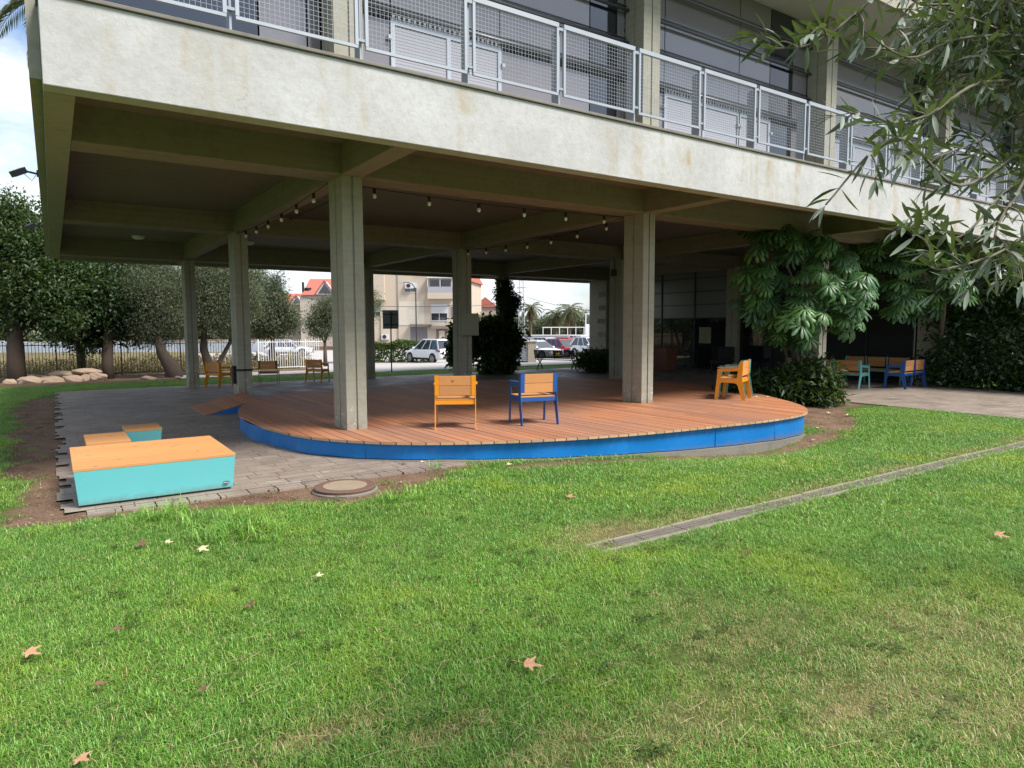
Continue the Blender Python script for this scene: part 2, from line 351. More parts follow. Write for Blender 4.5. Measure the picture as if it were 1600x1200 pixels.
# ---------------- terrain
def hz(X,Y):
    X=np.asarray(X,float);Y=np.asarray(Y,float)
    z=np.interp(Y,[-60,9,16,20,27,38,3000],[0,0,-.2,-.3,-.45,-1.0,-1.0])
    z=z-.24*np.exp(-(((X-5.6)/2.3)**2+((Y+3.35)/.9)**2))
    return z
def h1(x,y): return float(hz(x,y))
def dseg(X,Y,pts):
    d=np.full(np.shape(X),1e9)
    for (x0,y0),(x1,y1) in zip(pts[:-1],pts[1:]):
        t=np.clip(((X-x0)*(x1-x0)+(Y-y0)*(y1-y0))/((x1-x0)**2+(y1-y0)**2+1e-9),0,1)
        d=np.minimum(d,np.hypot(X-x0-t*(x1-x0),Y-y0-t*(y1-y0)))
    return d
def wob(X,Y,s=1.):
    return (np.sin(X*2.1*s+1.3*np.sin(Y*1.7*s))+np.sin(Y*2.9*s+1.1*np.sin(X*2.3*s)+2)+.6*np.sin(X*6.3*s+Y*5.1*s)+.5*np.sin(Y*11*s-X*8.3*s))/3.1
DECK=[(-1.15,1.9),(-1.05,.6),(-.78,-.55),(-.12,-1.5),(.75,-2.12),(1.9,-2.6),(3.2,-2.9),(4.7,-3.06),(6.1,-3.12),(7.2,-2.92),(8.1,-2.25),(8.9,-1.15),(9.6,.1),(10.2,1.6),(10.3,3.3),(9.6,4.9),(8.2,6.0),(6.2,6.45),(4.2,6.42),(2.4,6.38),(1.0,6.2),(-.05,5.3),(-.8,3.7)]
def smooth_closed(P,k=8):
    P=np.array(P);n=len(P);o=[]
    for i in range(n):
        a,b,c,d=P[i-1],P[i],P[(i+1)%n],P[(i+2)%n]
        for t in np.arange(k)/k:
            o.append(.5*((2*b)+(-a+c)*t+(2*a-5*b+4*c-d)*t*t+(-a+3*b-3*c+d)*t**3))
    return np.array(o)
DK=smooth_closed(DECK)
def inpoly(X,Y,P):
    X=np.asarray(X,float);Y=np.asarray(Y,float);r_=np.zeros(X.shape,bool);n=len(P)
    for i in range(n):
        x0,y0=P[i];x1,y1=P[(i+1)%n]
        if y0==y1: continue
        c=((y0>Y)!=(y1>Y))&(X<(x1-x0)*(Y-y0)/(y1-y0)+x0); r_^=c
    return r_
def soilness(X,Y):
    """0 turf .. 1 bare soil"""
    wb=wob(X,Y,1.1); s=np.zeros(np.shape(X))
    def blob(d,w): return np.clip((w-d)/.22,0,1)
    # along the left edge of the paving
    wl=np.interp(Y,[-3,-1.8,0,2,4.5,8,11,14],[.35,.45,.55,.75,.75,.95,.8,.2])
    s=np.maximum(s,np.where(Y<14.5,blob(dseg(X,Y,[(-3.75,-1.9),(-3.75,12.6)])+.22*wb,wl),0))
    # in front of the paving, round the manhole
    wf=np.interp(X,[-4,-3,-2,-1.1,-.3,.6,1.2],[.35,.35,.75,1.05,.8,.35,.05])
    s=np.maximum(s,np.where(X<1.4,blob(dseg(X,Y,[(-4,-2.2),(1.2,-2.35)])+.16*wb,wf),0))
    # by the deck footing
    s=np.maximum(s,blob(dseg(X,Y,[(1.2,-2.75),(3.2,-3.15),(6,-3.4),(7.5,-3.2)])+.12*wb,.20+.1*np.clip((X-2)/4,0,1)))
    # planting bed right of the deck
    s=np.maximum(s,np.where(Y>-3.4,blob(dseg(X,Y,[(8.2,-2.75),(9.4,-1.9),(10.5,-1.0),(11.2,-1.3),(11.3,.3)])+.14*wb,.62),0))
    # behind the rear lawn strip
    s=np.maximum(s,np.clip((Y-19.9-.25*wb)/.25,0,1))
    return s
def dryness(X,Y):
    d=np.zeros(np.shape(X)); wb=wob(X,Y,1.5)
    # worn patches of the near lawn
    for px,py,rx,ry,a_ in [(500,1150,.30,.10,.75),(690,1150,.22,.10,.6),(880,1170,.25,.12,.6),(1080,960,.3,.35,.25),(1180,1000,.55,.35,.42),(1380,1060,.75,.4,.5),(1330,1110,.35,.13,.7),(1500,1000,.7,.5,.4),(1100,1120,.5,.2,.4),(1560,1120,.5,.3,.4),(1010,1190,.4,.1,.5)]:
        c=at(px,py); d=np.maximum(d,1.25*a_*np.exp(-(((X-c.x)/rx)**2+((Y-c.y)/ry)**2))*(1+.5*wb))
    # beside the drain
    d=np.maximum(d,np.where((X>-.4),.55*np.clip((.22-np.abs(Y+5.63)+.09*wb)/.1,0,1)*(.6+.5*wb),0))
    d=np.maximum(d,.9*np.exp(-(((X-.3)/.5)**2+((Y+5.55)/.28)**2)))
    d=np.maximum(d,np.clip((Y-26.5)/.8,0,1)*np.where(X<14,1,0))
    return np.clip(d,0,1)
def grid(name,xs,ys,zoff,mat,keep=None,attrs=None):
    X,Y=np.meshgrid(xs,ys); Z=hz(X,Y)+zoff
    if name=='ground': Z=Z+np.where((Y<30)&(X>-14)&(X<22),.012*wob(X,Y,2.3),0)*np.clip(soilness(X,Y)*1.0+.2,0,1)
    V=np.stack([X,Y,Z],-1).reshape(-1,3); nx,ny=len(xs),len(ys)
    i,j=np.meshgrid(np.arange(nx-1),np.arange(ny-1)); a_=(j*nx+i).ravel(); Q=np.stack([a_,a_+1,a_+nx+1,a_+nx],1)
    if keep is not None:
        cx=.5*(X[:-1,:-1]+X[1:,1:]).ravel(); cy=.5*(Y[:-1,:-1]+Y[1:,1:]).ravel(); Q=Q[keep(cx,cy)]
    return mesh_np(name,V,Q,mat,smooth=True,pt=attrs(X.ravel(),Y.ravel()) if attrs else None)
xs=np.concatenate([[-1500,-600,-250,-120,-60,-35,-22],np.arange(-14,22.01,.11),[26,32,40,60,100,200,500,1500]])
ys=np.concatenate([[-300,-100,-40,-20],np.arange(-12,29.01,.11),[31,34,38,44,55,75,120,250,600,1500,2600]])
g=grid('ground',xs,ys,0,M['ground'],attrs=lambda x,y:{'soil':soilness(x,y),'dry':dryness(x,y)})
tag(g,kind='structure')
# parking and road surface
g=grid('parking_area',np.concatenate([np.arange(8,60,4),[60,90,160]]),np.array([19.6,20,22,24,27,30,34,38,44,50,56,62,70]),.012,M['asphalt']); tag(g,kind='structure')
g=grid('path',np.arange(.6,8.01,.74),np.array([21.2,22,22.8,23.6,24.4]),.014,M['asphalt']); tag(g,kind='structure')
# ---------------- paving
pv=MB()
def strip(x0,x1,y0,y1):
    n=max(1,int((x1-x0)/1.2)); xx=np.linspace(x0,x1,n+1)
    for a_,b_ in zip(xx[:-1],xx[1:]):
        z0=h1(0,y0)+.022; z1=h1(0,y1)+.022
        pv.add([(a_,y0,z0),(b_,y0,z0),(b_,y1,z1),(a_,y1,z1)],[(0,1,2,3)])
    for e,sg in ((x0,1),(x1,-1)):
        z0=h1(0,y0)+.022; pv.add([(e,y0,z0-.06),(e,y1,z0-.06),(e,y1,z0),(e,y0,z0)],[(0,1,2,3)])
y=-2.12
while y<15.2:
    h=.2; e=min(y+h,15.2); left=-3.74+random.choice([0,.03,.06,.10,.14,.0])
    bl=9.75 if y<1.6 else 18; br_=11.6
    if y<-1.9:
        strip(left,1.0+random.uniform(-.2,.1),y,e)
    elif y<1.6:
        strip(left,9.2 if y>-1 else 7.,y,e)
    else: strip(left,17.95,y,e)
    if y<1.6: strip(br_+random.uniform(-.03,.05),17.7,y,e)
    y=e
y=-16.
while y<-2.14:
    strip(11.55+random.uniform(-.04,.05),17.5,y,min(y+.2,-2.12)); y+=.2
for k in range(15):   # front border course
    x=-3.5+k*.3; 
    if x<.4: pv.box(x,x+.285,-2.30+random.uniform(-.03,.03),-2.125,-.02,.02)
p=pv.build('paving',M['paving']); tag(p,kind='structure')
# ---------------- deck
dk=thing('round_deck','low round timber deck of reddish boards with bright blue metal skirt, under the concrete building','deck',(4.5,1.7,0))
def loc(o): o.location=(-4.5,-1.7,0); return o
b=MB(); e=MB(); ZD=.28; PW=.1575
k0=int(math.floor(DK[:,0].min()/PW))
for k in range(k0,int(DK[:,0].max()/PW)+1):
    x0=k*PW+.006; x1=(k+1)*PW-.006
    def cut(x):
        ysx=[]
        for i in range(len(DK)):
            p0,p1=DK[i],DK[(i+1)%len(DK)]
            if (p0[0]>x)!=(p1[0]>x): ysx.append(p0[1]+(p1[1]-p0[1])*(x-p0[0])/(p1[0]-p0[0]))
        return (min(ysx),max(ysx)) if len(ysx)>=2 else None
    c0,c1=cut(x0),cut(x1)
    if not c0 or not c1: continue
    # boards butt at staggered joints
    a0,a1=c0[0]-.03,c1[0]-.03; r_=random.random()
    cuts=sorted(random.uniform(-2,5.5) for _ in range(2)); cuts=[c for c in cuts if max(a0,a1)+.5<c<min(c0[1],c1[1])-.5]
    segs=[(a0,a1)]+[(c,c) for c in cuts]+[(c0[1]+.03,c1[1]+.03)]
    for s0,s1 in zip(segs[:-1],segs[1:]):
        zz=random.uniform(-.0015,.0015)
        b.hexa([(x0,s0[0]+.002,ZD-.024),(x1,s0[1]+.002,ZD-.024),(x1,s1[1]-.002,ZD-.024),(x0,s1[0]-.002,ZD-.024),(x0,s0[0]+.002,ZD+zz),(x1,s0[1]+.002,ZD+zz),(x1,s1[1]-.002,ZD+zz),(x0,s1[0]-.002,ZD+zz)])
    e.add([(x0,a0-.002,ZD-.034),(x1,a1-.002,ZD-.034),(x1,a1-.002,ZD-.001),(x0,a0-.002,ZD-.001)],[(0,1,2,3)])
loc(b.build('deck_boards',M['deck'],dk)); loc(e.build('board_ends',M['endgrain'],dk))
# skirt in dented sheets, and the footing below
def skirt(i0,i1,off,ztop,zbot,thick=.004):
    q=MB(); pts=[DK[i%len(DK)] for i in range(i0,i1+1)]; n=len(pts); vs=[]
    for i,p_ in enumerate(pts):
        a_=pts[max(i-1,0)];c_=pts[min(i+1,n-1)]; t=np.array([c_[0]-a_[0],c_[1]-a_[1]]); t/=np.hypot(*t); nn=np.array([t[1],-t[0]])
        bulge=.012*math.sin(i*.9+i0)
        for z_,o_ in ((zbot(p_),off+bulge),(ztop,off),(ztop,off-thick),(zbot(p_),off+bulge-thick)):
            vs.append((p_[0]+nn[0]*o_,p_[1]+nn[1]*o_,z_))
    fs=[]
    for i in range(n-1):
        for k in range(4): fs.append((i*4+k,i*4+(k+1)%4,(i+1)*4+(k+1)%4,(i+1)*4+k))
    return q.add(vs,fs)
sb=lambda p_: float(np.interp(p_[0],[-1,.5,2.5,4.5,7.5,8.5],[.03,.05,.0,-.06,-.10,.0])) if p_[1]<0 else .01
joints=[8,22,34,47,56,64,75,90,108,125,150,184+8]
for j0,j1 in zip(joints[:-1],joints[1:]):
    loc(skirt(j0,j1,-.035 if j0%2 else -.03,ZD-.027,sb).build('skirt_panel',M['blue'],dk))
kb=skirt(0,len(DK),.01,0,lambda p_:-.4,.2)
vs=[];n=len(DK)
kb=MB()
for i in range(n):
    p_=DK[i];a_=DK[i-1];c_=DK[(i+1)%n]; t=np.array(c_)-np.array(a_); t/=np.hypot(*t); nn=np.array([t[1],-t[0]]); zt=sb(p_)-.012
    for o_,z_ in ((.03,-.45),(.02,zt),(-.25,zt+.002),(-.25,-.45)): vs.append((p_[0]+nn[0]*o_,p_[1]+nn[1]*o_,z_))
fs=[(i*4+k,i*4+(k+1)%4,((i+1)%n)*4+(k+1)%4,((i+1)%n)*4+k) for i in range(n) for k in range(4)]
kb.add(vs,fs); loc(kb.build('concrete_footing',M['kerb'],dk,smooth=False))
# ramps up to the deck
def ramp(name,label,A,B,C,D_):   # A,B low edge ground; C,D high edge on deck level
    t=thing(name,label,'ramp',(A[0],A[1],0),group=None); 
    q=MB(); n=14
    A,B,C,D_=[Vector(p_) for p_ in (A,B,C,D_)]; o=Vector((A.x,A.y,0))
    for k in range(n):
        u0=k/n+.003;u1=(k+1)/n-.003
        p0=A.lerp(D_,u0)-o;p1=B.lerp(C,u0)-o;p2=B.lerp(C,u1)-o;p3=A.lerp(D_,u1)-o; dz=Vector((0,0,.022))
        q.hexa([p0,p1,p2,p3,p0+dz,p1+dz,p2+dz,p3+dz])
    q.build('ramp_boards',M['deck'],t)
    for P0,P1 in ((A,D_),(B,C)):
        q=MB()
        s_=(A-B).normalized()*(.02 if P0 is B else -.02)
        a0=P0-o+s_;a1=P1-o+s_; q.add([a0+s_*.2,a1+s_*.2,Vector((a1.x,a1.y,.01))+s_*.2,a0,a1,Vector((a1.x,a1.y,.01))],[(0,1,2),(5,4,3),(0,3,4,1),(1,4,5,2),(2,5,3,0)])
        q.build('ramp_side',M['blue'],t)
    return t
ramp('deck_ramp','wooden ramp with blue triangular side rising to the left end of the deck',(-1.25,6.7,.01),(-1.2,4.95,.01),(-.15,4.95,.275),(-.1,6.7,.275))
ramp('deck_ramp','small dark blue sided ramp at the back edge of the deck behind the yellow chair',(4.1,8.4,.01),(5.1,8.4,.01),(5.1,6.5,.27),(4.1,6.5,.27))
# ---------------- the building
B=thing('modernist_building','raised concrete building with a white plaster balcony edge, mesh railing and grooved columns','building',(0,0,0))
XL,XR,YF,YB=-3.65,44.,-2.33,16.06
ZB,ZS,ZT=3.97,4.40,4.80
LU,LV=6.007,7.04; SX,SY=.156,.27
q=MB(); q.box(XL,XR,YF,YF+.23,ZB,ZT-.04); q.build('front_fascia',M['plaster'],B,bevel=.008)
q=MB(); q.box(XL,XL+.25,YF+.233,YB,ZB,ZT-.04); q.box(XL-.10,XL-.003,YF+.35,YB,ZB+.14,ZT+.1); q.build('side_fascia',M['column'],B)
q=MB(); q.box(XL+.253,XR,YB-.25,YB,ZB-.06,ZT-.04); q.build('rear_fascia',M['column'],B)
q=MB(); q.box(XL-.02,XR,YF-.03,YF+.35,ZT-.038,ZT); q.build('coping',M['kerb'],B,bevel=.006)
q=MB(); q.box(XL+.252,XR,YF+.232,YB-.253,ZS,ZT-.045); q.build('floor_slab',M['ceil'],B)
def colplan(x,y,sx,sy):
    g_=.016;d_=.022
    return [(x-sx,y-sy),(x-g_,y-sy),(x-g_,y-sy+d_),(x+g_,y-sy+d_),(x+g_,y-sy),(x+sx,y-sy),(x+sx,y-g_),(x+sx-d_,y-g_),(x+sx-d_,y+g_),(x+sx,y+g_),(x+sx,y+sy),(x+g_,y+sy),(x+g_,y+sy-d_),(x-g_,y+sy-d_),(x-g_,y+sy),(x-sx,y+sy),(x-sx,y+g_),(x-sx+d_,y+g_),(x-sx+d_,y-g_),(x-sx,y-g_)]
nu=7
for i in range(nu):
    for j in range(3):
        if i>3 and j>0: continue
        if i==3 and j==2: continue
        x,y=i*LU,j*LV; q=MB(); z0=h1(0,y)-.3
        q.plate(colplan(x,y,SX,SY),[],lambda a_,b_:(a_,b_,z0),lambda a_,b_:(a_,b_,ZB-.002 if j<2 else 3.9))
        o=q.build('column',M['column'],B)
        if j==0:
            q=MB(); q.plate(colplan(x,y-.02,SX+.06,SY-.02),[],lambda a_,b_:(a_,b_,ZT-.04),lambda a_,b_:(a_,b_,9.05)); q.build('upper_column',M['column'],B)
# beams: along the front (u) and into the depth (v)
for j in range(3):
    y=j*LV; zb=ZB if j<2 else ZB-.07
    q=MB(); q.box(XL+.253,XR-.3,y-SY,y+SY,zb,ZS+.02)
    q.build('cross_beam',M['concrete'],B,bevel=.01)
for i in range(nu):
    x=i*LU; ys_=[YF+.233,-SY-.003]
    segs=[(YF+.234,-SY-.002),(SY+.002,LV-SY-.002),(LV+SY+.002,2*LV-SY-.002),(2*LV+SY+.002,YB-.252)]
    for k,(a_,b_) in enumerate(segs):
        q=MB(); q.box(x-SX,x+SX,a_,b_,ZB-.002 if k<3 else ZB-.072,ZS+.02); q.build('depth_beam',M['concrete'],B,bevel=.01)
# ceiling lamps (round white)
for px,py in ((216,371),(388,380)):
    p_=at(px,py,ZS-.05); q=MB(); q.lathe([(.0,-.1),(.10,-.095),(.15,-.06),(.17,-.02),(.17,.0)],(p_.x,p_.y,ZS-.002),20); q.build('ceiling_lamp',M['white'],B,smooth=True)
for x0_,y0_,x1_,y1_ in ((1.2,.3,1.2,6.7),(6.4,2.2,11.6,2.2),(.3,9.5,5.7,9.5)):
    q=MB(); q.tube([(x0_,y0_,ZS-.015),(x1_,y1_,ZS-.015)],.011,6)
    for u in (0,.5,1): x_=x0_+(x1_-x0_)*u; y_=y0_+(y1_-y0_)*u; q.box(x_-.05,x_+.05,y_-.05,y_+.05,ZS-.05,ZS-.002)
    q.build('ceiling_conduit',M['kerb'],B)
# flood lights on the left fascia
for yy in (4.5,11.8):
    q=MB(); q.bar((XL-.10,yy,4.42),(XL-.34,yy,4.46),.03,.03); q.bar((XL-.30,yy-.02,4.46),(XL-.46,yy-.1,4.36),.16,.1); q.box(XL-.13,XL-.1,yy-.05,yy+.05,4.38,4.48)
    q.tube([(XL-.14,yy,4.40),(XL-.2,yy,4.30),(XL-.3,yy,4.40)],.006,5); q.build('flood_light',M['dark'],B,bevel=.005)
# upper floor
GY=.24
q=MB(); q.box(XL+1.6,XR,-1.33,YB,9.05,9.5); q.build('roof_slab',M['ceil2'] if 'ceil2' in M else simple('pale_soffit_plaster',(.46,.45,.43),(.40,.39,.37),1.5,.85),B)
q=MB(); q.box(XL+1.55,XR,-1.42,-1.331,8.98,9.75); q.build('roof_edge',M['plaster'],B)
q=MB(); q.box(XL+1.8,XR,GY+.25,YB-1,ZT,9.04); q.build('upper_core',M['panedark'],B)
zs_t=[4.85,6.62,7.24,7.84,8.44,9.03]
for i in range(-1,6):
    x0=i*LU+SX+.07; x1=(i+1)*LU-SX-.07
    if i==-1: x0=-3.55
    cuts=[x0,i*LU+.88 if i>-1 else x0+.01,i*LU+2.89,i*LU+4.9 if i!=1 else i*LU+4.33,i*LU+5.58 if i!=1 else i*LU+5.2,x1]
    if i==1: cuts[1:3]=[LU+.88,LU+3.23]
    cuts=[c for k,c in enumerate(cuts) if k==0 or c>cuts[k-1]+.05]
    lowz=zs_t[1]
    for k,(a_,b_) in enumerate(zip(cuts[:-1],cuts[1:])):
        darkp=(k==len(cuts)-3) if i>-1 else k==1
        q=MB(); q.box(a_+.012,b_-.012,GY,GY+.02,lowz+.01,9.04,random.random()); o=q.build('glass_pane',M['panedark'] if darkp else M['pane'],B,)
        tag(o,'near black glass bay' if darkp else None)
        if k in (1,2) and i>-1 and b_-a_>.8 and not (i==0 and k==2):
            # aluminium framed openable lower lights
            f=MB(); fw_=.07; zb0,zt0=ZT,lowz-.08; n_=2 if b_-a_>1.5 else 1
            xx=np.linspace(a_+.02,b_-.02,n_+1)
            f.box(a_,b_,GY-.02,GY+.03,zt0-.001,zt0+.07)
            for m_ in xx: f.box(m_-fw_/2,m_+fw_/2,GY-.035,GY+.02,zb0,zt0)
            for m0,m1 in zip(xx[:-1],xx[1:]):
                f.box(m0+fw_/2,m1-fw_/2,GY-.033,GY+.018,zt0-.085,zt0-.003)
            for hx in (xx[0]-.06,xx[-1]+.06):
                for hz_ in (5.25,5.75,6.25): f.box(hx-.03,hx+.03,GY-.07,GY-.036,hz_-.03,hz_+.03)
            wo=f.build('window_frame',M['alu'],B)
            for m0,m1 in zip(xx[:-1],xx[1:]):
                p_=MB(); p_.box(m0+fw_/2,m1-fw_/2,GY-.012,GY-.004,zb0,zt0-.09); p_.build('window_pane',M['blind'],wo)
        else:
            q=MB(); q.box(a_+.012,b_-.012,GY,GY+.02,ZT,lowz-.012); q.build('glass_pane',M['panedark'] if darkp else (M['panesky'] if 'panesky' in M else M['pane']),B)
    for zt in zs_t[1:-1]:
        q=MB(); q.tube([(x0,GY-.10,zt),(x1,GY-.10,zt)],.032,10); q.tube([(x0,GY-.035,zt+.10),(x1,GY-.035,zt+.10)],.014,6)
        q.build('louvre_tube',M['tube'],B,smooth=True)
    q=MB(); q.box(x0,x1,GY-.0018,GY-.0005,lowz-.11,lowz-.01)
    for k in range(int((x1-x0)/.09)): q.box(x0+k*.09,x0+k*.09+.045,GY-.03,GY-.002,lowz-.1,lowz-.02)
    q.build('vent_grille',M['dark'],B)
# railing
RP=[-3.5,-2.02,-.62,.80,2.24,3.66,5.10,6.50,7.95,9.38,10.8,12.25,13.7,15.1,16.55,18.,19.4,20.85,22.3,23.7,25.1,26.6,28]
rail=MB()
for k,(a_,b_) in enumerate(zip(RP[:-1],RP[1:])):
    a0,b0=a_+.045,b_-.045; z0,z1=4.96,5.86; Yr=YF+.05
    f=MB(); t_=.022
    f.box(a0,b0,Yr-t_,Yr+t_,z1-.03,z1+.03); f.box(a0,b0,Yr-t_*.7,Yr+t_*.7,z0-.02,z0+.015)
    f.box(a0-.004,a0+.034,Yr-t_*.8,Yr+t_*.8,z0+.016,z1-.031); f.box(b0-.034,b0+.004,Yr-t_*.8,Yr+t_*.8,z0+.016,z1-.031)
    fo=f.build('railing_frame',M['greywhite'],B)
    w_=MB(); s_=.052; r_=.0015
    nx=int((b0-a0-.07)/s_)
    for i in range(1,nx+1):
        x=a0+.034+i*(b0-a0-.068)/(nx+1); w_.box(x-r_,x+r_,Yr-r_,Yr+r_,z0+.016,z1-.031)
    nz=int((z1-z0-.05)/s_)
    for i in range(1,nz+1):
        z=z0+.016+i*(z1-z0-.047)/(nz+1); w_.box(a0+.034,b0-.034,Yr-2.9*r_,Yr-1.02*r_,z-r_,z+r_)
    w_.build('wire_mesh',M['greywhite'],fo)
for k,a_ in enumerate(RP):
    f=MB(); Yr=YF+.05
    f.box(a_-.012,a_+.012,Yr+.03,Yr+.19,ZT,5.83); f.box(a_-.06,a_+.06,Yr-.03,Yr+.22,ZT+.001,ZT+.012)
    f.box(a_-.075,a_+.075,Yr-.01,Yr+.03,5.80,5.84); f.box(a_-.075,a_+.075,Yr-.01,Yr+.03,5.02,5.05)
    f.build('railing_post',M['post'],B)
# ground floor glass wall facing left at X=18, stone end wall
GX=3*LU+.0
q=MB(); q.box(GX+.06,GX+.08,.4,13.9,0.05,4.3); 
cols=[.45,1.9,3.7,5.4,7.2,9.0,10.8,12.4,13.9]; zz=[.05,2.12,2.65,3.18,3.72,4.38]
M['shadeblack']=simple('matt_shade_black',(.02,.02,.02),(.014,.014,.014),2,.9)  # shade behind the benches painted as matt black instead of glass
for a_,b_ in zip(cols[:-1],cols[1:]):
    q=MB(); q.box(GX+.02,GX+.035,a_+.02,b_-.02,.05,2.1); q.build('glass_pane' if a_>5 else 'wall_panel',M['pane_low'] if a_>5 else M['shadeblack'],B)
    for z0,z1 in zip(zz[1:-1],zz[2:]):
        q=MB(); q.box(GX+.02,GX+.035,a_+.02,b_-.02,z0+.015,z1-.015); q.build('glass_pane' if a_>5 else 'wall_panel',M['pane_up'] if a_>5 else M['shadeblack'],B)
q=MB()
for c_ in cols: q.box(GX-.02,GX+.05,c_-.022,c_+.022,.03,4.4)
for z_ in zz: q.box(GX-.012,GX+.045,.45,13.9,z_-.018,z_+.018)
q.build('mullion_grid',M['dark'],B)
q=MB(); q.box(GX+.3,XR,.5,13.8,-.3,4.395); q.build('ground_floor_core',simple('dark_interior_wall',(.03,.03,.03),(.02,.02,.02),2,.8),B)
q=MB(); q.box(GX+.1,GX+.12,7.2,8.9,.9,1.0); q.tube([(GX-.25,6.9,3.98),(GX-.25,5.7,3.98)],.02,6); q.build('wall_fixture',M['white'],B)
# pinned paper inside the glass
q=MB(); q.box(GX+.008,GX+.012,8.15,8.75,1.1,1.75); q.build('notice_sheet',simple('faded_notice',(.25,.24,.15),(.22,.21,.13),5,.7),B)
M['carve']=simple('carved_stone_letters',(.36,.33,.27),(.27,.245,.2),6,.9)
def relief():
    q=NT('carved_stone')
    c_=q.mix(q.noise(2,5),(.46,.43,.36),(.34,.31,.25))
    v=q.n('ShaderNodeTexVoronoi',feature='DISTANCE_TO_EDGE'); mm=q.n('ShaderNodeMapping'); mm.inputs['Scale'].default_value=(2,9,3.4); q.l(q.P(),mm.inputs['Vector']); q.l(mm.outputs[0],v.inputs['Vector'])
    g=q.ramp(v.outputs['Distance'],[(.0,1),(.09,0)]); c_=q.mix(g,c_,(.17,.15,.12)); q.col(c_); q.bump(q.mix(.5,g,q.noise(7,4)),.6,.05); return q.fin(.9)
q=MB(); q.box(GX-.35,GX+.6,13.95,15.15,-.4,3.9)
o=q.build('carved_stone_wall',relief(),B,bevel=.02)
random.seed(5)
for r_ in range(4):      # rows of raised carved strokes
    z=1.3+r_*.62; y=14.06; q=MB()
    while y<14.5:
        w_=random.uniform(.05,.10)
        q.box(GX-.375,GX-.352,y,y+.025,z,z+.22); q.box(GX-.372,GX-.3515,y,y+w_,z+.2,z+.235)
        if random.random()<.4: q.box(GX-.37,GX-.3525,y+w_-.02,y+w_,z+random.choice([0,.1]),z+.19)
        y+=w_+.04
    q.build('carved_line',M['carve'],B)
# electric box and strap
q=MB(); q.box(LU-.27,LU+.27,LV-SY-.2,LV-SY-.003,1.55,2.17); q.build('electric_box',simple('grey_green_box',(.26,.27,.19),(.22,.23,.16),3,.5),B,bevel=.008)
q=MB(); z=.78; q.box(-SX-.012,SX+.012,LV-SY-.012,LV+SY+.012,z,z+.05); q.box(-SX-.07,-SX-.013,LV-.1,LV+.05,z-.3,z+.12); q.build('column_strap',M['black'],B)
for x,y in ((LU*2,2*LV),(LU*2-.3,LV)):
    q=MB(); q.box(x-.4,x-.25,y-.5,y-.38,3.4,3.62); q.tube([(x-.3,y-.44,3.6),(x-.3,y-.44,3.96)],.015,6); q.build('hanging_spotlight',M['dark'],B)
# ---------------- string lights
def wire(pts,sag,name,label,bulbs):
    t=thing(name,label,'string lights',tuple(pts[0]),group='festoon lights under the ceiling'); o=Vector(pts[0])
    P=[Vector(p_) for p_ in pts]
    a_,b_=P[0],P[1]; n=24
    cv=[a_.lerp(b_,k/n)-Vector((0,0,sag*4*(k/n)*(1-k/n)))-o for k in range(n+1)]
    q=MB(); q.tube(cv,.006,5); q.build('cable',M['black'],t)
    Ln=(b_-a_).length; s=bulbs
    while s<Ln-.1:
        u=s/Ln; c=a_.lerp(b_,u)-Vector((0,0,sag*4*u*(1-u)))-o
        q=MB(); q.lathe([(.0,-.085),(.024,-.08),(.026,-.005),(.012,.0)],tuple(c),10); so_=q.build('bulb_socket',M['black'],t,smooth=True)
        q=MB(); q.lathe([(.0,-.155),(.022,-.148),(.032,-.12),(.026,-.09),(.018,-.083)],tuple(c),12); q.build('bulb',M['bulb'],so_,smooth=True)
        s+=.95
q=NT('bulb_glass'); q.col((.75,.75,.72)); M['bulb']=q.fin(.15,0,.8)
wire([(SX,.28,3.965),(LU-SX,.28,3.965)],.06,'string_lights','festoon cable with clear bulbs sagging between the two front columns of the deck',.42)
wire([(LU-SX,.30,3.95),(LU-.1,LV-SY,3.93)],.12,'string_lights','bulb cable running back from the right deck column to the electric box column',.5)
wire([(-SX,.30,3.95),(-.1,LV-SY,3.93)],.08,'string_lights','festoon cable with bulbs running back from the left deck column to the strapped column',.7)
# ---------------- chairs and benches
def side_frame(x,flange=True,th=.010):
    q=MB()
    outer=[(-.34,0),(-.265,0),(-.175,.30),(-.145,.335),(-.10,.35),(.13,.355),(.17,.34),(.19,.30),(.215,0),(.29,0),(.245,.45),(.235,.635),(-.175,.66),(-.215,.80),(-.275,.80),(-.262,.45)]
    hole=[(-.155,.45),(.165,.435),(.165,.575),(-.175,.60)]
    q.plate(outer,[hole],lambda u,v:(x-th/2,u,v),lambda u,v:(x+th/2,u,v))
    s=-1 if x>0 else 1
    if flange:
        q.hexa([(x+s*th/2,-.262,.50),(x+s*(.06),-.262,.50),(x+s*.06,-.254,.50),(x+s*th/2,-.254,.50),(x+s*th/2,-.276,.80),(x+s*.06,-.276,.80),(x+s*.06,-.268,.80),(x+s*th/2,-.268,.80)])
    q.box(x-.03,x+.03,-.17,.235,.660,.668)
    for yy in (-.30,.25): q.box(x-.022,x+.03 if x<0 else x+.022,yy-.03,yy+.03,0,.004)
    return q
